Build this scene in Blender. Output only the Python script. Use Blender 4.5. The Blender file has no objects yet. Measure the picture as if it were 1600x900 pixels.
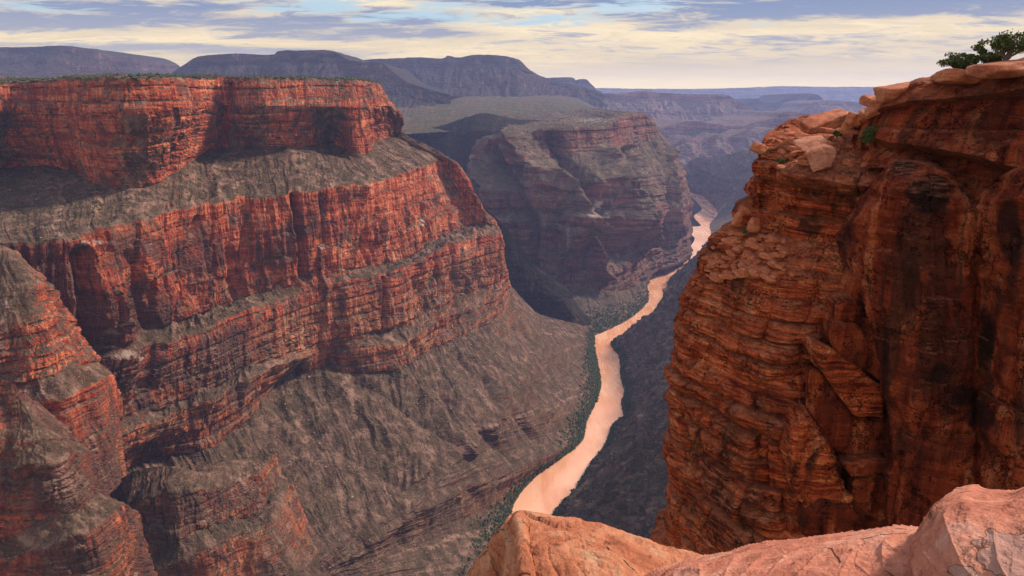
import bpy, bmesh, math, random
import numpy as np
from mathutils import Vector, Matrix

# ------------------------------------------------------------------ camera, sky, sun, exposure
S = bpy.context.scene
C = S.collection
F, PX, PY = 1043.0, 800.0, 450.0                 # photograph: 1600 x 900
PITCH = math.atan((450 - 138) / F)
CP, SP = math.cos(PITCH), math.sin(PITCH)

cam_d = bpy.data.cameras.new('camera')
cam = bpy.data.objects.new('camera', cam_d)
C.objects.link(cam)
cam_d.sensor_width = 36.0
cam_d.lens = 36.0 * F / 1600.0
cam_d.clip_start, cam_d.clip_end = 0.1, 60000
cam.location = (0, 0, 0)
cam.rotation_euler = (math.pi / 2 - PITCH, 0, 0)
S.camera = cam

S.view_settings.view_transform = 'Standard'
S.view_settings.look = 'None'
S.view_settings.exposure = 0.3
S.view_settings.gamma = 1.0
S.cycles.max_bounces = 6
S.cycles.diffuse_bounces = 3
S.cycles.volume_bounces = 1
S.cycles.use_denoising = True

SUN_AZ, SUN_EL = math.radians(66), math.radians(38)     # azimuth from +Y towards +X

class NT:
    """small helper that writes node trees"""
    def __init__(s, tree):
        s.t = tree; s.n = tree.nodes; s.l = tree.links
    def node(s, typ, **kw):
        n = s.n.new(typ)
        for k, v in kw.items(): setattr(n, k, v)
        return n
    def put(s, inp, v):
        if hasattr(v, 'is_output') or isinstance(v, bpy.types.NodeSocket): s.l.new(v, inp)
        elif v is not None:
            if isinstance(v, (tuple, list)) and len(v) == 3 and inp.type == 'RGBA': v = (*v, 1)
            inp.default_value = v
    def math(s, op, a, b=None, c=None, clamp=False):
        n = s.node('ShaderNodeMath', operation=op, use_clamp=clamp)
        for i, v in enumerate((a, b, c)):
            if v is not None: s.put(n.inputs[i], v)
        return n.outputs[0]
    def vec(s, op, a, b=None):
        n = s.node('ShaderNodeVectorMath', operation=op)
        s.put(n.inputs[0], a)
        if b is not None: s.put(n.inputs[1], b)
        return n.outputs[0]
    def noise(s, p, sc, detail=4, rough=0.55, dist=0.0, typ=None):
        v = s.vec('MULTIPLY', p, sc if isinstance(sc, tuple) else (sc, sc, sc))
        n = s.node('ShaderNodeTexNoise')
        s.put(n.inputs['Vector'], v)
        n.inputs['Scale'].default_value = 1.0
        n.inputs['Detail'].default_value = detail
        n.inputs['Roughness'].default_value = rough
        n.inputs['Distortion'].default_value = dist
        return n.outputs['Fac']
    def voro(s, p, sc, feature='F1', rand=1.0):
        v = s.vec('MULTIPLY', p, sc if isinstance(sc, tuple) else (sc, sc, sc))
        n = s.node('ShaderNodeTexVoronoi', feature=feature)
        s.put(n.inputs['Vector'], v)
        n.inputs['Scale'].default_value = 1.0
        n.inputs['Randomness'].default_value = rand
        return n.outputs[0]
    def step(s, v, a, b):
        n = s.node('ShaderNodeMapRange', interpolation_type='SMOOTHSTEP')
        s.put(n.inputs[0], v)
        n.inputs[1].default_value = a; n.inputs[2].default_value = b
        n.inputs[3].default_value = 0; n.inputs[4].default_value = 1
        return n.outputs[0]
    def ramp(s, v, stops):
        n = s.node('ShaderNodeValToRGB')
        s.put(n.inputs[0], v)
        e = n.color_ramp.elements
        while len(e) < len(stops): e.new(0.5)
        for k, (pos, col) in enumerate(stops):
            e[k].position = pos; e[k].color = (*col, 1)
        return n.outputs[0]
    def mix(s, f, a, b, mode='MIX'):
        n = s.node('ShaderNodeMix', data_type='RGBA', blend_type=mode)
        s.put(n.inputs[0], f); s.put(n.inputs[6], a); s.put(n.inputs[7], b)
        return n.outputs[2]

# --- world: Nishita sky behind a broken deck of evening cloud
SKYX, SKYY = 0.0, 0.0
W = bpy.data.worlds.new('World'); S.world = W; W.use_nodes = True
W.node_tree.nodes.clear()
w = NT(W.node_tree)
tc = w.node('ShaderNodeTexCoord')
sky = w.node('ShaderNodeTexSky', sky_type='NISHITA')
sky.sun_disc = False
sky.sun_elevation = SUN_EL; sky.sun_rotation = SUN_AZ
sky.air_density = 1.0; sky.dust_density = 2.0; sky.ozone_density = 1.0
skyc = w.vec('MULTIPLY', sky.outputs[0], (0.10, 0.10, 0.10))
dirn = w.vec('NORMALIZE', tc.outputs['Generated'])
sep = w.node('ShaderNodeSeparateXYZ'); w.put(sep.inputs[0], dirn)
up = w.math('MAXIMUM', sep.outputs[2], 0.0)
den = w.math('ADD', up, 0.10)
cx = w.math('DIVIDE', sep.outputs[0], den); cy = w.math('DIVIDE', sep.outputs[1], den)
comb = w.node('ShaderNodeCombineXYZ'); w.put(comb.inputs[0], cx); w.put(comb.inputs[1], cy)
cp = w.vec('ADD', comb.outputs[0], (SKYX, SKYY, 0))
big = w.noise(cp, (0.42, 0.75, 1), 6, 0.60, 0.5)
mid = w.noise(w.vec('ADD', cp, (7.3, 2.1, 0)), (0.8, 1.6, 1), 8, 0.64, 0.6)
fine = w.noise(w.vec('ADD', cp, (1.3, 12.1, 0)), (2.6, 4.4, 1), 7, 0.68, 0.8)
az = w.math('ARCTAN2', sep.outputs[0], sep.outputs[1]); el = w.math('ARCSINE', sep.outputs[2])
wob = w.math('SUBTRACT', mid, 0.5); wob2 = w.math('SUBTRACT', fine, 0.5)
def bank_of_cloud(px, py, rx, ry, amt):
    """one bank of cloud (or gap) at its own bearing and height"""
    a_, b_ = (px - PX) / F, (PY - py) / F
    d_ = Vector((a_, CP + b_ * SP, -SP + b_ * CP)).normalized()
    A_, E_ = math.atan2(d_.x, d_.y), math.asin(d_.z)
    u_ = w.math('DIVIDE', w.math('SUBTRACT', az, A_), rx / F); v_ = w.math('DIVIDE', w.math('SUBTRACT', el, E_), ry / F)
    q_ = w.math('ADD', w.math('MULTIPLY', u_, u_), w.math('MULTIPLY', v_, v_))
    q_ = w.math('SUBTRACT', 1.0, w.math('MULTIPLY', q_, 0.5), clamp=True)
    return w.math('MULTIPLY', q_, amt)
dk = None
for px_, py_, rx_, ry_, am_ in [(1190,8,200,22,.17), (300,20,330,16,.12), (640,28,60,6,.20), (1500,0,220,16,.12), (1052,42,60,6,.12), (850,4,150,7,.14),
                         (520,55,120,12,.10), (330,78,200,7,.16), (90,40,120,10,.12), (1250,95,300,26,.08), (700,52,80,8,.1)]:
    q = bank_of_cloud(px_, py_, rx_, ry_, am_); dk = q if dk is None else w.math('ADD', dk, q)
gap = None
for px_, py_, rx_, ry_, am_ in [(700,14,230,24,.13), (900,40,110,14,.09), (130,14,110,8,.12), (470,8,80,8,.14), (1010,10,60,14,.1), (500,95,60,6,.06)]:
    q = bank_of_cloud(px_, py_, rx_, ry_, am_); gap = q if gap is None else w.math('ADD', gap, q)
tex = w.math('ADD', w.math('MULTIPLY', mid, 0.55), w.math('MULTIPLY', fine, 0.45))
cover = w.step(w.math('SUBTRACT', w.math('ADD', tex, 0.10), gap), 0.40, 0.52)
high = w.step(up, 0.05, 0.40)
bright = w.mix(w.step(up, 0.0, 0.10), (1.20, 0.92, 0.44), (1.02, 0.83, 0.52))
bright = w.mix(w.step(tex, 0.40, 0.62), w.vec('MULTIPLY', bright, (0.74, 0.75, 0.80)), bright)
bright = w.mix(high, bright, (0.50, 0.51, 0.56))
dark = w.mix(w.step(up, 0.02, 0.12), (0.50, 0.46, 0.42), (0.19, 0.26, 0.42))
dark = w.mix(high, dark, (0.36, 0.38, 0.44))
thick = w.math('ADD', w.math('MULTIPLY', big, 0.42), w.math('MULTIPLY', tex, 0.58))
thick = w.step(w.math('ADD', w.math('ADD', thick, w.math('MULTIPLY', wob2, 0.22)), w.math('SUBTRACT', dk, 0.02)), 0.475, 0.63)
thick = w.math('MULTIPLY', thick, w.step(up, 0.01, 0.05))
cloud = w.mix(thick, bright, dark)
clear = w.mix(0.65, skyc, (0.50, 0.70, 0.80))
cover = w.math('MAXIMUM', cover, w.math('SUBTRACT', 1.0, w.step(up, 0.02, 0.06)))
col = w.mix(cover, clear, cloud)
low = w.step(w.math('ADD', up, w.math('MULTIPLY', wob, 0.02)), 0.0, 0.035)
col = w.mix(low, w.mix(0.55, col, (2.2, 1.70, 0.72)), col)
bg = w.node('ShaderNodeBackground'); w.put(bg.inputs[0], col); bg.inputs[1].default_value = 1.0
wo = w.node('ShaderNodeOutputWorld'); w.l.new(bg.outputs[0], wo.inputs[0])

sun_d = bpy.data.lights.new('sun', 'SUN')
sun_d.energy = 4.6; sun_d.angle = math.radians(6); sun_d.color = (1.0, 0.82, 0.64)
sun = bpy.data.objects.new('sun', sun_d); C.objects.link(sun)
sd = Vector((math.sin(SUN_AZ) * math.cos(SUN_EL), math.cos(SUN_AZ) * math.cos(SUN_EL), math.sin(SUN_EL)))
sun.rotation_euler = sd.to_track_quat('Z', 'Y').to_euler()
sun.location = sd * 2000

# ------------------------------------------------------------------ rays of the photograph
def D(px, py, y):
    a, b = (px - PX) / F, (PY - py) / F
    t = y / (CP + b * SP)
    return (a * t, y, t * (-SP + b * CP))
def Z(px, py, z):
    a, b = (px - PX) / F, (PY - py) / F
    t = z / (-SP + b * CP)
    return (a * t, t * (CP + b * SP), z)
def V(px, y, z):
    k = z / y
    b = (k * CP + SP) / (CP - k * SP)
    t = y / (CP + b * SP)
    return ((px - PX) / F * t, y, z)
def proj(P):
    P = np.asarray(P, dtype=float)
    d = P[..., 1] * CP - P[..., 2] * SP
    u = P[..., 1] * SP + P[..., 2] * CP
    d = np.maximum(d, 0.3)
    return np.stack([PX + F * P[..., 0] / d, PY - F * u / d, d], -1)

# ------------------------------------------------------------------ noise
rng = np.random.RandomState(7)
TN = 64
TAB = rng.rand(TN, TN, TN).astype(np.float32)
TABF = TAB.ravel()
def vnoise(x, y, z):
    x = np.asarray(x, np.float32); y = np.asarray(y, np.float32); z = np.asarray(z, np.float32)
    x, y, z = np.broadcast_arrays(x, y, z)
    fx, fy, fz = np.floor(x), np.floor(y), np.floor(z)
    ix, iy, iz = (fx.astype(np.int32)) & 63, (fy.astype(np.int32)) & 63, (fz.astype(np.int32)) & 63
    tx, ty, tz = x - fx, y - fy, z - fz
    tx = tx * tx * (3 - 2 * tx); ty = ty * ty * (3 - 2 * ty); tz = tz * tz * (3 - 2 * tz)
    jx, jy, jz = ((ix + 1) & 63) << 12, ((iy + 1) & 63) << 6, (iz + 1) & 63
    ix <<= 12; iy <<= 6
    T = lambda q: TABF.take(q)
    a0, a1, b0, b1 = ix + iy, jx + iy, ix + jy, jx + jy
    v = T(a0 + iz); c00 = v + (T(a1 + iz) - v) * tx
    v = T(b0 + iz); c10 = v + (T(b1 + iz) - v) * tx
    v = T(a0 + jz); c01 = v + (T(a1 + jz) - v) * tx
    v = T(b0 + jz); c11 = v + (T(b1 + jz) - v) * tx
    c00 += (c10 - c00) * ty; c01 += (c11 - c01) * ty
    return (c00 + (c01 - c00) * tz) * 2 - 1
def fbm(x, y, z, oct=4, gain=0.5, ridged=False):
    s = 0; a = 1.0; tot = 0
    for o in range(oct):
        k = 2.03 ** o
        n = vnoise(x * k + 11.3 * o, y * k + 5.7 * o, z * k + 3.1 * o)
        if ridged: n = 1 - 2 * np.abs(n)
        s = s + a * n; tot += a; a *= gain
    return s / tot
def h2(i, j, seed):
    return TAB[np.asarray(i).astype(np.int64) & 63, np.asarray(j).astype(np.int64) & 63, seed & 63]
def beds(u, z, h, L, seed, notch=0.6, rowk=0.6):
    """beds of uneven thickness, each broken by joints into blocks; 0..1 with recessed joints"""
    zz = z / h + 0.45 * vnoise(z / (h * 2.7), seed * 1.7, 0.5) + 0.30 * vnoise(u / (L * 2.5), z / (h * 9), seed * 3.1)
    iz = np.floor(zz); f = zz - iz
    off = h2(iz, iz * 0 + 3, seed + 1)
    uu = u / L + off * 7 + 0.35 * vnoise(u / (L * 1.3), iz * 3.3, seed)
    iu = np.floor(uu); g = uu - iu
    v = rowk * h2(iz, iz * 0 + 9, seed + 2) + (1 - rowk) * h2(iu, iz, seed + 3)
    dz = np.minimum(f, 1 - f); du = np.minimum(g, 1 - g) * L / h
    nt = np.exp(-dz / 0.09) + 0.55 * np.exp(-du / 0.07)
    return v - notch * nt

# ------------------------------------------------------------------ meshes
def tag(o, label=None, cat=None, group=None, kind=None):
    if label: o['label'] = label
    if cat: o['category'] = cat
    if group: o['group'] = group
    if kind: o['kind'] = kind
    return o
def mesh_obj(name, verts, faces, mat, parent=None, smooth=True, loc=None):
    me = bpy.data.meshes.new(name)
    verts = np.asarray(verts, dtype=np.float32).reshape(-1, 3)
    faces = np.asarray(faces, dtype=np.int32)
    if loc is not None: verts = verts - np.asarray(loc, np.float32)
    me.vertices.add(len(verts)); me.vertices.foreach_set('co', verts.ravel())
    k = faces.shape[1]
    me.loops.add(faces.size); me.loops.foreach_set('vertex_index', faces.ravel())
    me.polygons.add(len(faces))
    me.polygons.foreach_set('loop_start', np.arange(0, faces.size, k, dtype=np.int32))
    me.polygons.foreach_set('loop_total', np.full(len(faces), k, np.int32))
    me.polygons.foreach_set('use_smooth', np.full(len(faces), smooth))
    me.update(calc_edges=True)
    if mat: me.materials.append(mat)
    o = bpy.data.objects.new(name, me); C.objects.link(o)
    if loc is not None: o.location = loc
    if parent: o.parent = parent
    return o
def grid_faces(nr, nc):
    i = np.arange(nr * nc).reshape(nr, nc)
    return np.stack([i[:-1, :-1], i[:-1, 1:], i[1:, 1:], i[1:, :-1]], -1).reshape(-1, 4)
def catmull(Pc, seg, samples):
    """Pc (n,3...) along axis 0"""
    out = []
    n = len(Pc)
    ext = np.concatenate([[2 * Pc[0] - Pc[1]], Pc, [2 * Pc[-1] - Pc[-2]]])
    for s in range(n - 1):
        p0, p1, p2, p3 = ext[s], ext[s + 1], ext[s + 2], ext[s + 3]
        t = np.linspace(0, 1, samples[s], endpoint=False).reshape(-1, *([1] * p0.ndim))
        m1 = (p2 - p0) * 0.42; m2 = (p3 - p1) * 0.42
        out.append((2*t**3-3*t**2+1) * p1 + (t**3-2*t**2+t) * m1 + (-2*t**3+3*t**2) * p2 + (t**3-t**2) * m2)
    out.append(Pc[-1:])
    return np.concatenate(out)
BODIES = {}
T00 = __import__('time').time()
def debris_attr(P, u, w): return (1 - w['cliff']) * 0.6
def loft(name, rows, weights, mat, disp, step=1.35, cap=520, curve_rows=False, auto=False, attr=None, parent=None, carve=()):
    """rows: list (R) of lists (K) of 3-D points.  weights: per row dict of scalars -> interpolated arrays.
    disp(P, n, nh, u, w) -> displacement vectors"""
    G = np.array(rows, dtype=float)
    R, K = G.shape[:2]
    pj = proj(G)
    pc = np.stack([np.clip(pj[..., 0], -60, 1660), np.clip(pj[..., 1], -60, 960)], -1)
    behind = pj[..., 2] < 0.5
    def cnt(a, b, ia, ib):
        v = np.sort(np.hypot(*(a - b).T))[::-1]
        v = v[:max(1, len(v) // 3)].mean()
        return int(np.clip(v / step, 3, cap))
    inside = pc[..., 0] > 0; pj = pc
    nu = [cnt(pj[:, k], pj[:, k + 1], inside[:, k], inside[:, k + 1]) for k in range(K - 1)]
    nv = [cnt(pj[r], pj[r + 1], inside[r], inside[r + 1]) for r in range(R - 1)]
    A = catmull(G.transpose(1, 0, 2), None, nu)            # (NU, R, 3)
    A = A.transpose(1, 0, 2)                                # (R, NU, 3)
    ts = np.concatenate([np.linspace(r, r + 1, nv[r], endpoint=False) for r in range(R - 1)] + [[R - 1]])
    if curve_rows:
        P = catmull(A, None, nv)
    else:
        i0 = np.minimum(ts.astype(int), R - 2); t = (ts - i0)[:, None, None]
        P = A[i0] * (1 - t) + A[i0 + 1] * t
    W_ = {}
    for key in weights[0]:
        W_[key] = np.interp(ts, np.arange(R), [wt[key] for wt in weights])[:, None] * np.ones((1, P.shape[1]))
    # arc length across columns (mean over rows)
    du = np.linalg.norm(np.diff(P[:, :, :2], axis=1), axis=2).mean(0)
    u = np.concatenate([[0], np.cumsum(du)])[None, :] * np.ones((P.shape[0], 1))
    W_['v'] = ts[:, None] * np.ones((1, P.shape[1]))
    n = np.cross(np.gradient(P, axis=1), np.gradient(P, axis=0))
    n /= np.maximum(np.linalg.norm(n, axis=2, keepdims=True), 1e-9)
    vis = (np.sum(n * -P, axis=2))
    if np.median(vis) < 0: n = -n
    nh = n.copy(); nh[..., 2] = 0
    ln = np.linalg.norm(nh, axis=2, keepdims=True); nh = nh / np.maximum(ln, 0.15)
    if auto:
        st = 1 - np.clip((np.abs(n[..., 2]) - 0.42) / 0.30, 0, 1)
        for _ in range(3): st = (np.roll(st, 1, 0) + st + np.roll(st, -1, 0)) / 3
        W_['cliff'] = st * np.clip(W_['cliff'] * 12, 0, 1)
    if carve:
        q0 = proj(P); push = np.zeros(P.shape[:2])
        wx = q0[..., 0] + 9 * fbm(P[..., 0] / 90, P[..., 1] / 90, P[..., 2] / 90, 3); wy = q0[..., 1] + 9 * fbm(P[..., 2] / 90, P[..., 0] / 90, P[..., 1] / 90, 3)
        for line, width, depth in carve:
            best = np.full(P.shape[:2], 1e9)
            for (ax, ay), (bx, by) in zip(line[:-1], line[1:]):
                L2 = (bx - ax) ** 2 + (by - ay) ** 2 + 1e-6
                tt = np.clip(((wx - ax) * (bx - ax) + (wy - ay) * (by - ay)) / L2, 0, 1)
                best = np.minimum(best, np.hypot(wx - ax - tt * (bx - ax), wy - ay - tt * (by - ay)))
            push += depth * np.clip(1 - best / width, 0, 1) ** 1.3
        nmix = nh * 0.7 + n * 0.3
        P = P + nmix * push[..., None]
    P = P + disp(P, n, nh, u, W_)
    P = P.astype(np.float32)
    nr, nc = P.shape[:2]
    o = mesh_obj(name, P.reshape(-1, 3), grid_faces(nr, nc), mat, parent, smooth=(name in ('river', 'foreground_rock')))
    if auto:
        attr = dict(attr or {})
        attr['debris'] = debris_attr
        attr.setdefault('stain_shade', lambda P, u, w: P[..., 0] * 0)
        attr['fall'] = lambda P, u, w: fbm(u / (auto * 0.34) + 1.3 * fbm(P[..., 0] / auto, P[..., 1] / auto, P[..., 2] / auto, 4), w['v'] * 0.9, 3.3, 6, 0.66)
    if attr:
        for an, fn in attr.items():
            val = np.asarray(fn(P, u, W_), np.float32).ravel()
            a = o.data.attributes.new(an, 'FLOAT', 'POINT'); a.data.foreach_set('value', val)
    BODIES[o.name] = (P, W_, u)
    print('BODY', o.name, nr, nc, nr * nc, round(__import__('time').time() - T00, 1))
    return o
def hitpx(names, px, py, rad=3.0):
    """nearest surface point of the named bodies that the photograph shows at (px, py)"""
    best = None
    for nm in names:
        P = BODIES[nm][0]; q = PJ.setdefault(nm, proj(P).reshape(-1, 3)); Pf = P.reshape(-1, 3)
        d2 = (q[:, 0] - px) ** 2 + (q[:, 1] - py) ** 2
        m = np.where(d2 < rad * rad)[0]
        if len(m):
            j = m[np.argmin(q[m, 2])]
            if best is None or q[j, 2] < best[1]: best = (Pf[j], q[j, 2])
    return None if best is None else best[0]
PJ = {}

# ------------------------------------------------------------------ materials
def principled(m, t, col, rough, normal=None, spec=0.25):
    b = t.node('ShaderNodeBsdfPrincipled')
    t.put(b.inputs['Base Color'], col); t.put(b.inputs['Roughness'], rough)
    b.inputs['Specular IOR Level'].default_value = spec
    if normal is not None: t.put(b.inputs['Normal'], normal)
    o = t.node('ShaderNodeOutputMaterial'); t.l.new(b.outputs[0], o.inputs[0])
    return b
def new_mat(name):
    m = bpy.data.materials.new(name); m.use_nodes = True; m.node_tree.nodes.clear()
    return m, NT(m.node_tree)

def cliff_mat(name, k, reds, varnish, debris, green, vamt=0.5, damt=1.0, gamt=0.4, nz=(0.42, 0.66), bump=1.0,
              pale=(0.50, 0.33, 0.24), attr=False, sk=1.0, jnt=0.55, vert=0.0, zones=(), cracks=0, stn=False):
    """k: metres per detail unit (about two pixels).  reds: four bedding colours."""
    m, t = new_mat(name)
    g = t.node('ShaderNodeNewGeometry'); p = g.outputs['Position']
    warp = t.noise(p, 1 / (90 * k), 3)
    bed = t.noise(p, (1 / (70 * k), 1 / (70 * k), 1 / (5.0 * k)), 7, 0.62, 0.4)
    bed2 = t.noise(p, (1 / (16 * k), 1 / (16 * k), 1 / (1.6 * k)), 5, 0.6, 0.2)
    patch = t.noise(p, (1 / (34 * k), 1 / (34 * k), 1 / (48 * k)), 6, 0.6, 0.8)
    streak = t.noise(p, (1 / (3.2 * k * sk), 1 / (3.2 * k * sk), 1 / (50 * k * sk)), 6, 0.60, 0.25)
    grain = t.noise(p, 1 / (1.6 * k), 6, 0.7)
    v = t.math('ADD', t.math('MULTIPLY', bed, 0.50), t.math('MULTIPLY', bed2, 0.20))
    v = t.math('ADD', v, t.math('MULTIPLY', patch, 0.30))
    if vert: v = t.math('ADD', t.math('MULTIPLY', v, 1 - vert), t.math('MULTIPLY', streak, vert))
    rock = t.ramp(v, [(0.39, reds[0]), (0.465, reds[1]), (0.53, reds[2]), (0.60, reds[3])])
    # each formation has its own colour
    spz = t.node('ShaderNodeSeparateXYZ'); t.put(spz.inputs[0], p)
    for z0, z1, mul in zones:
        zz = t.math('ADD', spz.outputs[2], t.math('MULTIPLY', t.math('SUBTRACT', warp, 0.5), 60.0))
        zf = t.math('SUBTRACT', 1.0, t.step(zz, z0, z1))
        rock = t.mix(zf, rock, t.vec('MULTIPLY', rock, mul))
    # pale scars where rock has spalled away
    pl = t.math('MULTIPLY', t.step(patch, 0.52, 0.66), t.step(streak, 0.46, 0.62))
    rock = t.mix(t.math('MULTIPLY', pl, 0.65), rock, pale)
    # desert varnish running down the faces
    vs = t.math('ADD', t.math('MULTIPLY', streak, 0.42), t.math('MULTIPLY', t.noise(p, (1/(22*k*sk), 1/(22*k*sk), 1/(40*k*sk)), 5, 0.6, 1.0), 0.58))
    vm = t.step(vs, 0.60 - 0.16 * vamt, 0.66 - 0.13 * vamt)
    rock = t.mix(t.math('MULTIPLY', vm, 0.86), rock, varnish)
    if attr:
        sa = t.node('ShaderNodeAttribute', attribute_name='stain_shade').outputs['Fac']
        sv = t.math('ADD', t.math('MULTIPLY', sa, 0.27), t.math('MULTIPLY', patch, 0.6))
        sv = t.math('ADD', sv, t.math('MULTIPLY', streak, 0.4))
        rock = t.mix(t.math('MULTIPLY', t.step(sv, 0.56, 0.68), 0.82), rock, tuple(c * 1.25 for c in varnish))  # varnish, with shade of the near lower wall painted in
    # thin bedding joints
    jn = t.step(t.noise(p, (1 / (60 * k), 1 / (60 * k), 1 / (2.1 * k)), 4, 0.7, 0.3), 0.37, 0.44)
    rock = t.mix(t.math('MULTIPLY', t.math('SUBTRACT', 1.0, jn), jnt), rock, tuple(c * 0.55 for c in reds[0]))
    rock = t.mix(1.0, rock, t.ramp(grain, [(0.30, (0.50,) * 3), (0.70, (1.45,) * 3)]), 'MULTIPLY')
    if cracks:
        wv = t.node('ShaderNodeTexNoise'); t.put(wv.inputs['Vector'], t.vec('MULTIPLY', p, (0.5, 0.5, 0.5)))
        pw = t.vec('ADD', p, t.vec('MULTIPLY', wv.outputs['Color'], (1.6, 1.6, 1.6)))
        ck = t.voro(pw, (1 / (3.0 * cracks), 1 / (3.0 * cracks), 1 / (7.0 * cracks)), 'DISTANCE_TO_EDGE')
        ck2 = t.voro(pw, (1 / (4.5 * cracks), 1 / (4.5 * cracks), 1 / (1.0 * cracks)), 'DISTANCE_TO_EDGE')
        ckm = t.math('MAXIMUM', t.math('SUBTRACT', 1.0, t.step(ck, 0.0, 0.022)), t.math('SUBTRACT', 1.0, t.step(ck2, 0.0, 0.03)))
        ckm = t.math('MULTIPLY', ckm, t.step(patch, 0.44, 0.52))
        rock = t.mix(t.math('MULTIPLY', ckm, 0.75), rock, tuple(c * 0.3 for c in reds[0]))
    # debris and soil on what lies flatter
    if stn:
        st_ = t.node('ShaderNodeAttribute', attribute_name='stain_shade').outputs['Fac']
        rock = t.mix(t.math('MULTIPLY', st_, t.math('ADD', 0.70, t.math('MULTIPLY', streak, 0.35))), rock, (0.020, 0.010, 0.009))  # varnish stains, and shade painted into recesses
    dn = t.noise(p, (1 / (9 * k), 1 / (9 * k), 1 / (22 * k)), 7, 0.66, 0.5)
    deb = t.ramp(dn, [(0.34, debris[0]), (0.50, debris[1]), (0.66, debris[2])])
    gm = t.math('MULTIPLY', t.step(t.noise(p, 1 / (24 * k), 5, 0.6), 0.44, 0.62), gamt)
    deb = t.mix(gm, deb, green)
    if attr:
        fa = t.node('ShaderNodeAttribute', attribute_name='fall').outputs['Fac']
        deb = t.mix(t.math('MULTIPLY', t.math('MULTIPLY', t.step(fa, 0.05, 0.40), t.step(dn, 0.42, 0.58)), 0.65), deb, tuple(c * 1.45 for c in debris[2]))
        deb = t.mix(t.math('MULTIPLY', t.step(t.math('MULTIPLY', fa, -1.0), 0.05, 0.45), 0.45), deb, debris[0])
    spk = t.step(t.noise(p, 1 / (1.15 * k), 3, 0.6), 0.54, 0.62)
    deb = t.mix(t.math('MULTIPLY', spk, 0.42), deb, tuple(c * 0.42 for c in green))
    lit = t.step(t.noise(t.vec('ADD', p, (31.0, 7.0, 3.0)), 1 / (1.3 * k), 3, 0.6), 0.58, 0.66)
    deb = t.mix(t.math('MULTIPLY', lit, 0.3), deb, tuple(min(c * 1.9, 0.6) for c in debris[2]))
    sp = t.node('ShaderNodeSeparateXYZ'); t.put(sp.inputs[0], g.outputs['Normal'])
    nzv = t.math('ABSOLUTE', sp.outputs[2])
    nzv = t.math('ADD', nzv, t.math('MULTIPLY', t.math('SUBTRACT', dn, 0.5), 0.35))
    if attr:
        at = t.node('ShaderNodeAttribute', attribute_name='debris')
        nzv = t.math('ADD', nzv, t.math('MULTIPLY', at.outputs['Fac'], 0.5))
    f = t.math('MULTIPLY', t.step(nzv, nz[0], nz[1]), damt)
    col = t.mix(f, rock, deb)
    if attr and name in ('red_limestone_wall', 'dusky_canyon_wall'):
        ap = t.node('ShaderNodeAttribute', attribute_name='pale')
        col = t.mix(ap.outputs['Fac'], col, t.mix(grain, (0.34, 0.25, 0.22), (0.62, 0.50, 0.44)))
    bmp = t.node('ShaderNodeBump')
    bmp.inputs['Strength'].default_value = 1.0
    bmp.inputs['Distance'].default_value = 1.1 * k * bump
    hsum = t.math('ADD', t.math('MULTIPLY', grain, 0.9), t.math('MULTIPLY', bed2, 1.4))
    hsum = t.math('ADD', hsum, t.math('MULTIPLY', streak, 0.9))
    if cracks: hsum = t.math('SUBTRACT', hsum, t.math('MULTIPLY', ckm, 1.6))
    t.put(bmp.inputs['Height'], hsum)
    principled(m, t, col, 0.92, bmp.outputs[0], 0.06)
    return m

RED = [(0.11, 0.030, 0.024), (0.29, 0.060, 0.034), (0.52, 0.138, 0.066), (0.66, 0.31, 0.165)]
M_LEFT = cliff_mat('red_limestone_wall', 2.2, RED, (0.050, 0.030, 0.030),
                   [(0.048, 0.032, 0.024), (0.105, 0.066, 0.048), (0.23, 0.138, 0.108)], (0.048, 0.054, 0.024),
                   vamt=0.50, attr=True, gamt=0.25, vert=0.42, jnt=0.2, zones=[(-440, -405, (0.84, 1.10, 1.12)), (-700, -640, (0.60, 0.82, 0.90))])
MID = [(0.070, 0.034, 0.038), (0.16, 0.066, 0.062), (0.27, 0.105, 0.085), (0.32, 0.19, 0.14)]
M_MID = cliff_mat('dusky_canyon_wall', 4.2, MID, (0.050, 0.038, 0.045),
                  [(0.060, 0.048, 0.042), (0.125, 0.088, 0.070), (0.21, 0.145, 0.11)], (0.075, 0.080, 0.045),
                  vamt=0.55, attr=True, gamt=0.22, bump=1.3)
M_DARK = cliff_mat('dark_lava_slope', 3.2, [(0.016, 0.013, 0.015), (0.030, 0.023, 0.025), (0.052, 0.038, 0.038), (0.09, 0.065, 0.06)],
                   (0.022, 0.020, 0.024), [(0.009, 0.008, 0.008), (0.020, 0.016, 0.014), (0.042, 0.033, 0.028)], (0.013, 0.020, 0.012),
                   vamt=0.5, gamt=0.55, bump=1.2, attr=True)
M_BANK = cliff_mat('brown_bank_scree', 2.4, [(0.040, 0.028, 0.026), (0.075, 0.050, 0.042), (0.12, 0.078, 0.062), (0.18, 0.12, 0.095)],
                   (0.026, 0.020, 0.020), [(0.050, 0.035, 0.028), (0.115, 0.078, 0.060), (0.22, 0.15, 0.12)], (0.045, 0.052, 0.024),
                   vamt=0.4, gamt=0.5, bump=1.4, attr=True)
M_FAR = cliff_mat('far_mesa_rock', 9.0, [(0.030, 0.018, 0.024), (0.065, 0.036, 0.042), (0.11, 0.060, 0.060), (0.17, 0.10, 0.09)],
                  (0.022, 0.022, 0.026), [(0.026, 0.028, 0.026), (0.055, 0.045, 0.044), (0.11, 0.075, 0.066)], (0.026, 0.036, 0.026),
                  vamt=0.4, gamt=0.5, bump=2.0)
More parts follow.
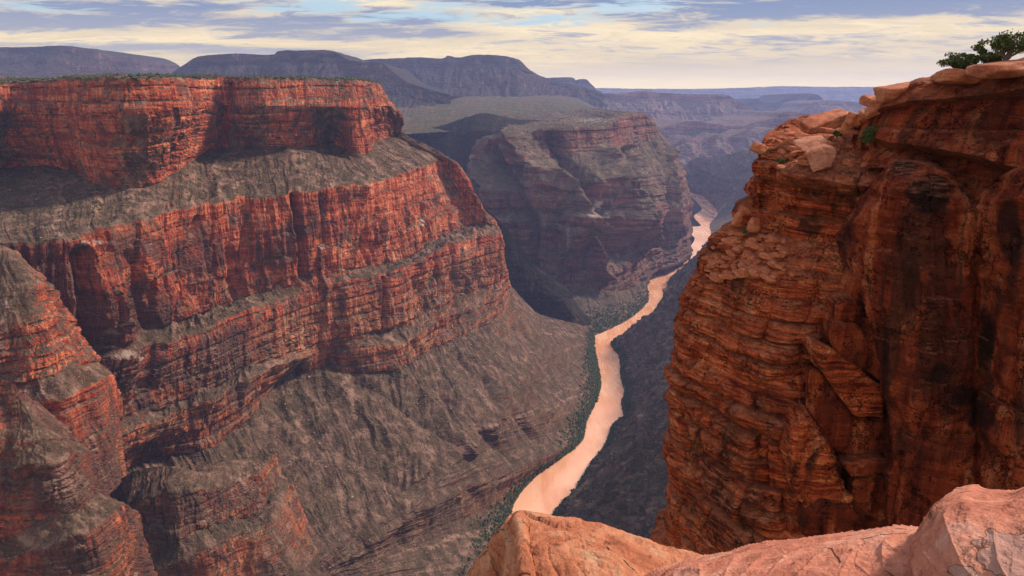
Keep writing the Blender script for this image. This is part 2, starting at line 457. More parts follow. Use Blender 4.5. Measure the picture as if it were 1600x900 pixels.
M_RIM = cliff_mat('pale_far_limestone', 14.0, [(0.16, 0.12, 0.12), (0.32, 0.25, 0.23), (0.50, 0.42, 0.37), (0.62, 0.55, 0.48)],
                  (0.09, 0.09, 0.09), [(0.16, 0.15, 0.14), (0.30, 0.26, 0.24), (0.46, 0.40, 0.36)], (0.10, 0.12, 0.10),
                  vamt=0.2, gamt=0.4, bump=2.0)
M_GORGE = cliff_mat('far_red_terraces', 8.0, [(0.09, 0.045, 0.050), (0.22, 0.10, 0.10), (0.38, 0.19, 0.17), (0.48, 0.31, 0.26)],
                  (0.06, 0.05, 0.06), [(0.09, 0.07, 0.07), (0.20, 0.13, 0.12), (0.32, 0.21, 0.18)], (0.08, 0.095, 0.06),
                  vamt=0.3, gamt=0.3, bump=2.0)
M_PLAIN = cliff_mat('esplanade_soil', 8.0, MID, (0.10, 0.08, 0.07),
                    [(0.050, 0.050, 0.030), (0.095, 0.080, 0.050), (0.20, 0.11, 0.075)], (0.050, 0.066, 0.032), vamt=0.2, gamt=0.7, bump=1.0)
NEAR = [(0.060, 0.012, 0.008), (0.23, 0.038, 0.015), (0.46, 0.095, 0.036), (0.60, 0.210, 0.095)]
M_NEAR = cliff_mat('red_sandstone_near', 0.115, NEAR, (0.040, 0.016, 0.013),
                   [(0.15, 0.040, 0.022), (0.30, 0.085, 0.045), (0.46, 0.18, 0.105)], (0.20, 0.10, 0.05),
                   vamt=0.60, gamt=0.2, nz=(0.52, 0.85), damt=0.8, bump=1.3, pale=(0.60, 0.26, 0.13), sk=5.0, jnt=0.35, cracks=0.9, stn=True)
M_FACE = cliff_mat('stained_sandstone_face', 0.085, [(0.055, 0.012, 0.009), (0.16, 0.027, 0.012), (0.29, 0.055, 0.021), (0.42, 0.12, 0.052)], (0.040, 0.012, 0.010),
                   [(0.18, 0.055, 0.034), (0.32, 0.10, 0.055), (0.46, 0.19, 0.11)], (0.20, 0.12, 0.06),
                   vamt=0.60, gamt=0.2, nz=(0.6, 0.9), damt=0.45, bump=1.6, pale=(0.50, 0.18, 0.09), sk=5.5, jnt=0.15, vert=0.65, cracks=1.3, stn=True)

def simple_rock(name, k, cols, bump=1.0, lich=0.35, rough=0.85, patch=False):
    m, t = new_mat(name)
    g = t.node('ShaderNodeTexCoord'); p = g.outputs['Object']
    a = t.noise(p, 1 / (9 * k), 6, 0.6, 0.7); b = t.noise(p, (1 / (3 * k), 1 / (10 * k), 1 / (1.5 * k)), 6, 0.6, 0.6)
    c = t.noise(p, 1 / (0.7 * k), 6, 0.72)
    v = t.math('ADD', t.math('MULTIPLY', a, 0.6), t.math('MULTIPLY', b, 0.4))
    col = t.ramp(v, [(0.34, cols[0]), (0.46, cols[1]), (0.55, cols[2]), (0.68, cols[3])])
    pit = t.step(t.noise(p, 1 / (2.2 * k), 5, 0.7, 0.4), 0.60, 0.68)
    col = t.mix(t.math('MULTIPLY', pit, lich), col, tuple(x * 0.5 for x in cols[0]))
    col = t.mix(1.0, col, t.ramp(c, [(0.28, (0.76,) * 3), (0.72, (1.2,) * 3)]), 'MULTIPLY')
    cr = t.voro(t.vec('ADD', p, t.vec('MULTIPLY', t.node('ShaderNodeTexNoise').outputs['Color'], (k, k, k))), 1 / (14 * k), 'DISTANCE_TO_EDGE')
    crk = t.math('SUBTRACT', 1.0, t.step(cr, 0.0, 0.012))
    crk = t.math('MULTIPLY', crk, t.step(t.noise(p, 1 / (5 * k), 4, 0.6), 0.50, 0.56))
    col = t.mix(t.math('MULTIPLY', crk, 0.6), col, tuple(x * 0.25 for x in cols[0]))
    if patch:
        pa = t.node('ShaderNodeAttribute', attribute_name='patch').outputs['Fac']
        col = t.mix(t.math('MULTIPLY', t.step(pa, 0.48, 0.54), 0.8), col, t.mix(a, tuple(x * 0.62 for x in cols[2]), (0.50, 0.36, 0.34)))
        rim = t.math('MULTIPLY', t.step(pa, 0.36, 0.44), t.math('SUBTRACT', 1.0, t.step(pa, 0.50, 0.58)))
        col = t.mix(t.math('MULTIPLY', rim, 0.75), col, tuple(x * 0.2 for x in cols[0]))
    bmp = t.node('ShaderNodeBump'); bmp.inputs['Strength'].default_value = 0.9
    bmp.inputs['Distance'].default_value = 0.35 * k * bump
    hh = t.math('ADD', c, t.math('MULTIPLY', b, 1.6))
    hh = t.math('SUBTRACT', hh, t.math('MULTIPLY', crk, 1.2))
    hh = t.math('SUBTRACT', hh, t.math('MULTIPLY', pit, 0.4))
    t.put(bmp.inputs['Height'], hh)
    principled(m, t, col, rough, bmp.outputs[0], 0.2)
    return m
M_PINK = simple_rock('pink_sandstone', 0.055, [(0.32, 0.10, 0.065), (0.50, 0.180, 0.120), (0.60, 0.25, 0.175), (0.66, 0.37, 0.30)], 1.5, 0.45, patch=True)
M_ORANGE = simple_rock('orange_sandstone', 0.08, [(0.22, 0.075, 0.045), (0.44, 0.150, 0.080), (0.56, 0.24, 0.14), (0.56, 0.38, 0.24)], 1.8, 0.75, patch=True)
M_STONE = simple_rock('loose_sandstone', 0.20, [(0.22, 0.055, 0.030), (0.38, 0.11, 0.055), (0.48, 0.18, 0.10), (0.58, 0.30, 0.20)], 1.2, 0.35)
M_PALE = simple_rock('pale_pink_slab_rock', 0.12, [(0.22, 0.07, 0.045), (0.36, 0.13, 0.08), (0.44, 0.19, 0.125), (0.50, 0.26, 0.18)], 1.0, 0.2)
M_TALUS = simple_rock('talus_boulder', 2.0, [(0.10, 0.07, 0.055), (0.18, 0.13, 0.10), (0.28, 0.20, 0.16), (0.42, 0.34, 0.29)], 1.0, 0.2)

def leaf_mat(name, c1, c2):
    m, t = new_mat(name)
    g = t.node('ShaderNodeNewGeometry')
    r = g.outputs['Random Per Island']
    n = t.noise(g.outputs['Position'], 1.3, 3)
    col = t.mix(t.math('ADD', t.math('MULTIPLY', r, 0.6), t.math('MULTIPLY', n, 0.4)), c1, c2)
    b = principled(m, t, col, 0.75, None, 0.2)
    return m
M_LEAF = leaf_mat('juniper_leaf', (0.030, 0.050, 0.018), (0.105, 0.135, 0.045))
M_SCRUB = leaf_mat('scrub_leaf', (0.026, 0.034, 0.018), (0.070, 0.080, 0.036))
M_RIPAR = leaf_mat('riverside_leaf', (0.014, 0.028, 0.010), (0.040, 0.062, 0.022))
m, t = new_mat('juniper_bark')
n_ = t.noise(t.node('ShaderNodeNewGeometry').outputs['Position'], (14, 14, 3), 5)
principled(m, t, t.mix(n_, (0.06, 0.04, 0.03), (0.20, 0.14, 0.10)), 0.9)
M_BARK = m

# river: thick with silt
m, t = new_mat('silty_water')
g = t.node('ShaderNodeNewGeometry'); p = g.outputs['Position']
a = t.noise(p, (1 / 90, 1 / 260, 1), 4, 0.5, 0.6); b = t.noise(p, (1 / 9, 1 / 14, 1), 4, 0.6)
flow = t.noise(p, (1 / 28, 1 / 120, 1), 6, 0.6, 1.2)
col = t.mix(t.step(a, 0.40, 0.60), (0.74, 0.335, 0.185), (0.86, 0.47, 0.30))
col = t.mix(t.math('MULTIPLY', t.step(flow, 0.45, 0.66), 0.25), col, (0.88, 0.55, 0.38))
rg = t.math('ADD', 0.06, t.math('MULTIPLY', t.step(flow, 0.38, 0.6), 0.26))
bmp = t.node('ShaderNodeBump'); bmp.inputs['Strength'].default_value = 0.16; bmp.inputs['Distance'].default_value = 1.0
t.put(bmp.inputs['Height'], t.math('ADD', b, t.math('MULTIPLY', flow, 1.5)))
bs = principled(m, t, col, rg, bmp.outputs[0], 0.9)
M_WATER = m

# ------------------------------------------------------------------ displacement recipes
def disp_canyon(sc, seed=0, fl=1.0, bd=1.0, tal=1.0, bigk=1.0, ledge=1.0):
    """sc: size of the largest features in metres"""
    def f(P, n, nh, u, w):
        x, y, z = P[..., 0] + seed * 37.7, P[..., 1] + seed * 11.1, P[..., 2]
        c = w['cliff']; a = w['amp']
        # large buttresses and alcoves, then jointed columns, fluting and bedding
        bigb = fbm(x / (sc * 2.2), y / (sc * 2.2), z / (sc * 5), 3, 0.55) * sc * 0.42 * bigk
        alc = np.maximum(0, fbm(x / (sc * 0.8), y / (sc * 0.8), z / (sc * 1.8) + 3, 3, 0.5) - 0.02) * -sc * 0.60
        wu = u + fbm(x / (sc * 0.5), y / (sc * 0.5), z / (sc * 0.8), 3) * sc * 0.25
        col1 = beds(wu, z, sc * 2.6, sc * 0.55, 15 + seed, 0.25, 0.15) * sc * 0.17 * fl
        col2 = beds(wu, z, sc * 0.75, sc * 0.16, 17 + seed, 0.35, 0.30) * sc * 0.080 * fl
        flut = fbm(x / (sc * 0.20), y / (sc * 0.20), z / (sc * 1.6), 4, 0.58, ridged=True) * sc * 0.055 * fl
        msk = np.clip(0.55 + 1.3 * fbm(x / (sc * 1.1), y / (sc * 1.1), z / (sc * 0.7) + 9, 2), 0.1, 1.2)
        b1 = beds(u, z, sc * 0.36, sc * 0.9, 5 + seed, 0.30, 0.8) * sc * 0.21 * bd
        b2 = beds(wu, z, sc * 0.085, sc * 0.22, 9 + seed, 0.35) * sc * 0.085 * bd * msk
        small = fbm(x / (sc * 0.10), y / (sc * 0.10), z / (sc * 0.10), 4, 0.6) * sc * 0.045
        bw = w['bed']
        cl = (bigb + alc + (col1 + col2 + flut) * (1.7 - 0.7 * bw) + (b1 + b2) * bw + small) * (c * a)
        # slopes: gullies that follow the fall line
        gl = fbm(u / (sc * 0.55) + 0.45 * fbm(x / sc, y / sc, z / sc, 3), w['v'] * 0.9 + seed, 0.5, 5, 0.55, ridged=True) * sc * 0.21 * tal
        lumps = fbm(x / (sc * 0.8), y / (sc * 0.8), z / (sc * 0.8), 6, 0.5) * sc * 0.17 * tal
        grit = fbm(x / (sc * 0.06), y / (sc * 0.06), z / (sc * 0.06), 3, 0.6) * sc * 0.018
        ledg = np.maximum(0, beds(u, z, sc * 0.20, sc * 0.9, 21 + seed, 0.2)) * sc * 0.05 * tal * ledge
        sl = (gl + lumps + grit) * ((1 - c) * a)
        return nh * (cl + ledg * (1 - c) * a)[..., None] + n * sl[..., None] + nh * (bigb * (1 - c) * a * 0.8)[..., None]
    return f
def wts(*pairs): return [dict(cliff=q[0], amp=q[1], bed=(q[2] if len(q) > 2 else 1.0)) for q in pairs]
def doff(p, dx=0, dy=0, dz=0): return (p[0] + dx, p[1] + dy, p[2] + dz)

def varnish_shade_left(P, u, w):
    """desert varnish plus shade painted into the colour: heavy on the near, lower left of the wall, thin farther along"""
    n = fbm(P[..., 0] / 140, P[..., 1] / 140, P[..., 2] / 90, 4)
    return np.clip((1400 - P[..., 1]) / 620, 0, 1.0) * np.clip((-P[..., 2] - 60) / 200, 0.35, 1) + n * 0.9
def stain_shade_at(spots, f=1.6):
    """dark varnish stains and painted recess shade, each with its own place and ragged outline"""
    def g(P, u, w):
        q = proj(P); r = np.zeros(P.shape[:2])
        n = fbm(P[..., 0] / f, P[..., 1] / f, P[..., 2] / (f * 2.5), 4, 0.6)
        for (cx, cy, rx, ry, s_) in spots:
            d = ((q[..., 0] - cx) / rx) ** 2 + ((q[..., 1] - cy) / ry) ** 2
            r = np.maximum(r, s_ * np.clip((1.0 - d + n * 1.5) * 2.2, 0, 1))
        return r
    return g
# ------------------------------------------------------------------ LEFT WALL
A = [D(-170,131,1080), D(-60,132,1200), D(20,130,1300), D(94,126,1250), D(172,124,1085), D(250,123,1130), D(325,123,1420),
     D(400,123,1450), D(462,124,1500), D(515,125,1560), D(550,126,1600), D(572,128,1700), D(580,129,1790), D(584,131,1880), (-700,2400,25), (-1700,3100,40)]
A2 = [D(-170,172,1070), D(-60,172,1190), D(20,171,1290), D(94,168,1240), D(172,170,1070), D(250,168,1115), D(325,165,1400),
      D(400,165,1430), D(462,166,1475), D(515,166,1530), D(552,168,1570), D(580,168,1680), D(598,165,1780), D(606,166,1880), (-670,2400,-40), (-1700,3050,-40)]
B = [Z(-170,268,-150), Z(-60,266,-152), Z(20,263,-152), Z(94,263,-150), Z(172,294,-163), Z(250,284,-160), Z(325,235,-128),
     Z(400,233,-128), Z(462,232,-128), Z(515,224,-128), Z(561,241,-148), Z(590,222,-135), Z(612,214,-133), Z(626,212,-134), (-600,2420,-150), (-1600,3050,-150)]
Cc = [Z(-170,402,-195), Z(-60,388,-195), Z(20,381,-195), Z(94,373,-195), Z(165,357,-195), Z(250,334,-195), Z(330,313,-195),
      Z(400,305,-195), Z(465,300,-195), Z(540,290,-195), Z(603,276,-195), Z(655,263,-195), Z(688,251,-195), Z(707,252,-195), (-420,2420,-210), (-1500,3000,-210)]
Dd = [Z(-180,665,-390), Z(-70,640,-390), Z(20,600,-390), Z(100,562,-390), Z(180,530,-390), Z(256,508,-395), Z(335,480,-395),
      Z(405,456,-395), Z(465,438,-395), Z(545,421,-395), Z(617,409,-395), Z(680,376,-390), Z(735,352,-390), Z(768,346,-392), (-300,2480,-400), (-1400,2950,-400)]
D2 = [Z(-180,690,-410), Z(-70,665,-410), Z(20,625,-410), Z(100,588,-410), Z(180,553,-410), Z(262,530,-412), Z(343,500,-412),
      Z(415,474,-412), Z(475,452,-410), Z(555,434,-410), Z(627,420,-410), Z(690,388,-405), Z(745,364,-405), Z(775,362,-408), (-280,2480,-420), (-1380,2930,-420)]
E1 = [Z(-170,800,-505), Z(-60,765,-505), Z(20,735,-505), Z(100,700,-505), Z(170,665,-505), Z(255,632,-505), Z(345,596,-505),
      Z(415,560,-505), Z(480,535,-505), Z(560,520,-515), Z(628,507,-520), Z(690,464,-515), Z(738,453,-520), Z(780,428,-515), (-230,2480,-520), (-1300,2900,-520)]
E2 = [Z(-170,820,-525), Z(-60,785,-525), Z(20,755,-525), Z(100,720,-525), Z(172,685,-525), Z(262,650,-525), Z(350,612,-525),
      Z(420,575,-525), Z(487,550,-525), Z(578,535,-535), Z(640,530,-550), Z(690,500,-550), Z(738,482,-550), Z(784,446,-540), (-220,2470,-540), (-1290,2880,-540)]
E = [Z(-170,930,-600), Z(-60,890,-600), Z(10,850,-600), Z(94,808,-600), Z(155,772,-600), Z(205,726,-600), Z(338,697,-600),
     Z(385,650,-600), Z(460,578,-575), Z(590,582,-600), Z(640,566,-600), Z(692,540,-600), Z(740,517,-600), Z(787,468,-600), (-180,2440,-620), (-1200,2850,-620)]
F1 = [Z(-190,1080,-715), Z(-60,1040,-715), Z(40,1000,-715), Z(150,960,-715), Z(240,930,-715), Z(330,915,-715), Z(420,900,-715),
      Z(500,862,-715), Z(560,820,-715), Z(640,765,-715), Z(680,705,-705), Z(745,650,-700), Z(800,590,-700), Z(845,510,-740), (-60,2400,-760), (-1100,2750,-700)]
F2 = [Z(-190,1120,-742), Z(-60,1080,-742), Z(40,1035,-742), Z(150,990,-742), Z(240,962,-742), Z(330,945,-742), Z(430,930,-742),
      Z(515,887,-742), Z(578,845,-742), Z(655,792,-745), Z(700,722,-732), Z(765,668,-727), Z(815,600,-725), Z(855,516,-755), (-40,2390,-770), (-1100,2740,-720)]
def onface(row, f, px_py):
    for k in range(14):
        y = Cc[k][1] * (1 - f) + E[k][1] * f
        row[k] = D(px_py[k][0], px_py[k][1], y)
_pp = lambda row: [tuple(proj(q)[:2]) for q in row]
onface(Dd, 0.16, _pp(Dd)); onface(D2, 0.50, _pp(D2)); onface(E1, 0.66, _pp(E1)); onface(E2, 0.86, _pp(E2))
G = [Z(150,1500,-899), Z(300,1400,-899), Z(430,1300,-899), Z(540,1200,-899), Z(640,1100,-899), Z(740,960,-899), Z(797,860,-899),
     Z(800,790,-899), Z(835,745,-899), Z(905,692,-899), Z(915,660,-899), Z(938,600,-899), Z(928,545,-899), Z(927,522,-899), Z(905,506,-899), (-900,2700,-850)]
G2 = [doff(g, 60, 10, -30) for g in G]
BK = [doff(A[k], -900, 1500, 30) if k < 14 else doff(A[k], -900, 1200, 30) for k in range(16)]
BK[0] = (-2600, 1500, 50); BK[1] = (-2500, 1900, 52)
pale_spots = []
def pale_left(P, u, w):
    q = proj(P); r = np.zeros(P.shape[:2])
    for (cx, cy, rx, ry, s) in [(178, 522, 16, 9, .35), (204, 556, 20, 10, .45), (662, 340, 4, 12, .8), (505, 385, 8, 6, .5), (150, 380, 30, 4, .5)]:
        d = ((q[..., 0] - cx) / rx) ** 2 + ((q[..., 1] - cy) / ry) ** 2
        n = fbm(P[..., 0] / 9, P[..., 1] / 9, P[..., 2] / 9, 3)
        r = np.maximum(r, s * np.clip((0.75 - d + n * 2.4) * 3, 0, 1))
    return r
left = loft('canyon_wall', [BK, A, A2, B, Cc, Dd, D2, E1, E2, E, F1, F2, G, G2],
     wts((0,.25),(.9,.45),(1,.75),(.8,.5,.5),(.8,.6,.25),(.95,1,.3),(.4,.7),(1,1),(.4,.7),(.6,.8),(.5,.6),(.5,.6),(0,.12),(0,.05)),
     M_LEFT, disp_canyon(62, 1, ledge=1.3), auto=62, step=2.05,
     carve=[([(452,300),(462,370),(470,430)], 9, -28), ([(345,235),(350,180),(352,130)], 12, -30), ([(598,440),(592,520)], 6, -16), ([(300,345),(285,400),(275,500)], 9, -16),
            ([(120,400),(130,480),(135,560)], 26, -38), ([(200,400),(215,470),(240,520)], 12, -22), ([(165,455),(170,505)], 6, 16), ([(655,345),(668,400)], 8, 14),
            ([(560,290),(556,350),(548,410)], 10, 16), ([(500,310),(505,380)], 9, -14), ([(735,290),(742,340)], 7, -14), ([(700,380),(706,430),(716,480)], 6, -10),
            ([(470,560),(540,620),(600,670),(655,735)], 24, 18), ([(430,640),(520,700),(600,745),(640,770)], 22, -16), ([(620,580),(690,650),(730,700)], 18, 16),
            ([(560,600),(640,650),(690,690)], 16, -18), ([(740,530),(800,590),(860,650)], 12, 12), ([(720,560),(780,630),(830,690)], 12, -12), ([(670,600),(740,660),(800,720)], 14, -12),
            ([(455,790),(470,800)], 26, -22), ([(445,690),(455,700)], 20, -18), ([(690,630),(705,655)], 20, -20), ([(330,780),(420,850),(480,900)], 22, 16)], attr=dict(pale=pale_left, stain_shade=varnish_shade_left))
tag(left, 'red banded canyon wall with a broad bench, filling the left half down to the river', None, None, 'structure')

def spur(name, label, sil, depth_y, seed, mat=M_LEFT, sc=30, debris=True):
    pass
# the darker buttress standing in front at the left edge, three stepped towers
s1 = [[D(-200,340,1000), D(-90,352,850), D(-20,375,800), D(8,388,800), D(20,392,830), D(30,396,900)],
      [D(-200,470,800), D(-90,470,740), D(-10,465,730), D(40,440,750), D(62,450,790), D(75,452,880)],
      [D(-200,520,790), D(-90,520,725), D(-5,520,705), D(62,500,725), D(92,505,770), D(105,508,860)],
      [D(-200,600,760), D(-90,605,700), D(0,600,690), D(75,588,700), D(128,568,750), D(140,570,850)],
      [D(-200,625,750), D(-90,630,680), D(10,640,672), D(95,625,685), D(150,590,740), D(175,588,830)],
      [D(-200,900,690), D(-90,880,660), D(30,850,655), D(120,800,670), D(175,760,720), D(190,740,810)]]
sp = loft('canyon_buttress', s1, wts((.3,.3),(.9,1),(.7,.9),(1,1),(.2,.5),(1,1)), M_LEFT, disp_canyon(34, 3), auto=34, step=1.95, attr=dict(stain_shade=lambda P, u, w: varnish_shade_left(P, u, w) - 0.55))
tag(sp, 'dark red buttress with a grey debris crest at the left edge of the picture', None, None, 'structure')
s2 = [[D(-200,560,760), D(-90,570,640), D(0,588,600), D(35,612,600), D(55,630,640), D(70,640,740)],
      [D(-200,700,680), D(-90,705,590), D(0,705,570), D(70,690,575), D(110,690,620), D(130,700,720)],
      [D(-200,725,670), D(-90,730,580), D(0,730,560), D(85,715,565), D(130,705,615), D(150,715,710)],
      [D(-200,860,640), D(-90,850,560), D(0,840,545), D(110,800,550), D(150,770,600), D(170,780,700)],
      [D(-200,890,630), D(-90,880,545), D(20,868,530), D(130,830,535), D(190,790,590), D(210,800,690)],
      [D(-200,1050,600), D(-90,1040,530), D(30,1030,520), D(150,990,525), D(220,950,580), D(240,960,680)]]
sp = loft('canyon_buttress', s2, wts((.2,.3),(1,1),(.5,.8),(1,1),(.3,.6),(1,1)), M_LEFT, disp_canyon(28, 5), auto=28, step=1.95, attr=dict(stain_shade=lambda P, u, w: varnish_shade_left(P, u, w) - 0.55))
tag(sp, 'lower layered buttress in the bottom left corner of the picture', None, None, 'structure')
s3 = [[D(150,760,900), D(215,735,870), D(270,728,850), D(310,738,850), D(345,722,880), D(390,715,930), D(420,690,1000)],
      [D(150,815,840), D(205,790,800), D(265,770,790), D(300,765,800), D(345,760,830), D(400,740,880), D(435,705,960)],
      [D(150,900,800), D(205,880,770), D(265,850,765), D(302,830,780), D(350,815,810), D(402,800,850), D(440,740,930)],
      [D(150,925,780), D(205,905,750), D(270,880,745), D(320,858,760), D(365,838,795), D(420,810,830), D(455,752,920)],
      [D(150,1060,760), D(205,1040,735), D(270,1010,730), D(330,990,740), D(390,950,770), D(460,900,800), D(500,860,890)]]
sp = loft('canyon_buttress', s3, wts((.1,.25),(.8,.8),(1,1),(.3,.5),(.5,.6)), M_LEFT, disp_canyon(26, 8), auto=26, step=1.95, attr=dict(stain_shade=lambda P, u, w: varnish_shade_left(P, u, w) - 0.55))
tag(sp, 'rounded brown buttresses stepping down to the talus at the bottom left', None, None, 'structure')

# ------------------------------------------------------------------ MIDDLE HEADLAND and the ground behind it
ma = [D(690,222,3600), D(750,219,3250), D(806,214,3100), D(850,202,3080), D(900,198,3120), D(945,197,3250), D(972,180,3450), D(1003,178,3650), D(1021,191,3850), (820,4700,-210)]
mb = [D(688,262,3540), D(745,250,3200), D(812,262,3050), D(850,250,3030), D(890,240,3060), D(945,234,3190), D(975,228,3390), D(1004,222,3590), D(1036,214,3800), (830,4700,-330)]
mc = [D(690,300,3300), D(736,299,3020), D(800,298,2830), D(850,286,2800), D(890,298,2790), D(945,279,2920), D(985,277,3120), D(1020,274,3350), D(1062,268,3670), (860,4700,-450)]
mm = [D(698,335,3250), D(755,336,2970), D(822,330,2790), D(860,326,2760), D(893,328,2740), D(958,320,2880), D(1000,316,3080), D(1035,310,3310), D(1074,300,3650), (870,4700,-540)]
md = [D(702,350,3220), D(765,350,2930), D(830,345,2740), D(865,345,2715), D(900,345,2700), D(965,340,2830), D(1005,335,3040), D(1040,328,3290), D(1078,318,3640), (875,4700,-600)]
me_ = [D(720,420,3150), D(790,420,2880), D(860,442,2690), D(885,448,2670), D(915,453,2680), D(967,453,2770), D(1000,436,3000), D(1022,420,3180), D(1071,396,3600), (890,4700,-850)]
mg = [(-500,2800,-830), Z(800,505,-870), Z(880,520,-885), Z(915,524,-895), Z(945,516,-899), Z(985,496,-899), Z(1011,470,-899), Z(1012,432,-899), Z(1073,400,-899), (905,4700,-899)]
mg2 = [doff(g, 40, -15, -25) for g in mg]
mbk = [(-1500,4600,-160), (-900,4700,-175), (-400,4800,-175), (0,4900,-170), (200,4950,-165), (400,5000,-160), (500,5100,-150), (600,5200,-150), (700,5400,-160), (800,5600,-180)]
def pale_mid(P, u, w):
    q = proj(P); r = np.zeros(P.shape[:2])
    for (cx, cy, rx, ry, s) in [(935, 318, 9, 7, 1), (931, 337, 7, 10, .9), (949, 345, 7, 12, .7), (930, 188, 40, 4, .45), (733, 247, 7, 8, .5), (888, 362, 3, 30, .3)]:
        d = ((q[..., 0] - cx) / rx) ** 2 + ((q[..., 1] - cy) / ry) ** 2
        n = fbm(P[..., 0] / 14, P[..., 1] / 14, P[..., 2] / 14, 3)
        r = np.maximum(r, s * np.clip((0.7 - d + n * 2.6) * 3, 0, 1))
    return r
mid = loft('headland', [mbk, ma, mb, mc, mm, md, me_, mg, mg2],
     wts((0,.2),(.8,.35),(.7,.6),(.6,.6),(.9,.8),(.8,.7),(.7,.7),(0,.15),(0,.05)),
     M_MID, disp_canyon(105, 2, bd=1.3, ledge=3.5, bigk=1.2), auto=105, step=1.95,
     carve=[([(806,216),(828,252),(862,278),(890,300),(903,340),(880,400),(868,440)], 26, 110), ([(862,215),(872,245),(905,285),(925,300)], 16, -120),
            ([(905,285),(930,315),(945,350),(960,390)], 26, -150), ([(985,240),(1000,285),(1015,330),(1030,380)], 15, -90), ([(1040,240),(1050,300),(1055,360)], 12, 60),
            ([(945,240),(965,285),(985,330),(1000,380)], 18, 90), ([(745,262),(770,300),(790,350),(800,400)], 15, 80), ([(770,240),(800,290),(830,350),(835,420)], 16, -100), ([(905,345),(925,385),(940,430)], 12, 60)], attr=dict(pale=pale_mid))
tag(mid, 'purple-brown terraced headland standing across the bend of the river', None, None, 'structure')

# dark cinder hill and the shaded side canyon below it
h0 = [D(560,200,5200), D(640,195,5200), D(720,190,5200), D(800,190,5200), D(870,190,5200), D(960,192,5200)]
h1 = [D(560,208,3900), D(640,206,3800), D(692,196,3650), D(755,177,3550), D(800,187,3600), D(900,189,3800)]
h2_ = [D(560,230,3700), D(640,228,3600), D(692,222,3450), D(745,205,3300), D(800,208,3350), D(900,205,3600)]
h3 = [D(600,290,3300), D(650,285,3300), D(705,290,3150), D(750,290,3120), D(800,290,3200), D(900,290,3300)]
h4 = [D(620,400,3000), D(660,400,3000), D(730,400,3000), D(780,400,2980), D(820,400,3000), D(900,400,3100)]
hill = loft('cinder_hill', [h0, h1, h2_, h3, h4], wts((0,.1),(0,.25),(.3,.6),(.6,.8),(.5,.8)), M_DARK, disp_canyon(70, 4), auto=70, step=1.95)
tag(hill, 'dark blue-green rounded hill on the plateau behind the left wall', None, None, 'structure')

v0 = [D(690,290,2800), D(735,305,2640), D(767,332,2480), D(792,356,2380), D(830,408,2320), D(868,438,2330), D(880,445,2500)]
v1 = [D(690,350,2700), D(735,370,2560), D(767,385,2400), D(795,400,2320), D(835,430,2290), D(872,450,2300), D(890,455,2500)]
v2 = [D(690,450,2560), D(735,455,2460), D(767,450,2330), D(795,452,2270), D(835,457,2255), D(872,462,2280), D(895,466,2500)]
v3 = [Z(780,560,-899), Z(800,550,-899), Z(850,540,-899), Z(890,532,-899), Z(915,526,-899), Z(926,521,-899), Z(930,515,-899)]
v3b = [doff(g, 30, -30, -25) for g in v3]
s_ = loft('canyon_spur', [v0, v1, v2, v3, v3b], wts((.6,.5),(1,.9),(.9,.9),(0,.3),(0,.1)), M_DARK, disp_canyon(50, 6), auto=50, step=1.95)
tag(s_, 'dark spur and shadowed scree behind the nose of the red wall', None, None, 'structure')

# ------------------------------------------------------------------ RIGHT BANK and far gorge side
rb_px = [(700,1150),(790,960),(862,812),(897,768),(925,725),(950,690),(960,662),(976,650),(972,628),(978,612),(971,585),(970,560),(958,534),(1000,512),(1032,474),(1043,450),(1048,437),(1079,411),(1096,400)]
shore = [Z(a, b, -899) for a, b in rb_px]
r0 = [doff(g, -35, 0, -25) for g in shore]
r1 = [doff(g, 45, 5, 14) for g in shore]
r2 = [doff(g, 220, 30, 150) for g in shore]
r3 = [doff(g, 430, 60, 370) for g in shore]
for k, sh in ((15, .8), (16, .7), (17, .42), (18, .3)):
    for r, dx, dz in ((r1, 45, 14), (r2, 220, 150), (r3, 430, 370)):
        r[k] = doff(shore[k], dx * sh, 10, dz * sh)
bank = loft('river_bank_slope', [r3, r2, r1, shore, r0], wts((0,1),(0,1),(0,.6),(0,.10),(0,.05)), M_BANK, disp_canyon(46, 7, tal=2.8, ledge=5), auto=46, step=1.95)
tag(bank, 'dark scree slope rising from the right bank of the river', None, None, 'structure')

g0 = [D(1060,262,7000), D(1080,252,6500), D(1090,246,6200), D(1113,246,5900), D(1145,240,5600), D(1190,229,5300), D(1260,218,5000), D(1330,210,4600)]
g1 = [D(1062,280,6600), D(1084,272,6200), D(1096,270,5900), D(1120,272,5500), D(1150,270,5250), D(1195,262,4900), D(1260,262,4600), D(1330,262,4300)]
g2 = [D(1066,295,6200), D(1090,292,5900), D(1104,292,5600), D(1130,298,5200), D(1158,305,4900), D(1200,320,4500), D(1260,330,4200), D(1330,330,4000)]
g3 = [Z(1080,300,-899), Z(1096,305,-899), Z(1104,311,-899), Z(1114,321,-899), Z(1122,334,-899), Z(1110,350,-899), Z(1111,366,-899), Z(1104,392,-899)]
g3b = [doff(g, -25, 0, -25) for g in g3]
o = loft('gorge_wall', [g0, g1, g2, g3, g3b], wts((.5,.4),(.6,1),(.4,.8),(0,.1),(0,.05)), M_MID, disp_canyon(150, 9), auto=150, step=1.95)
tag(o, 'blue-shaded gorge wall on the far right side of the distant river reach', None, None, 'structure')

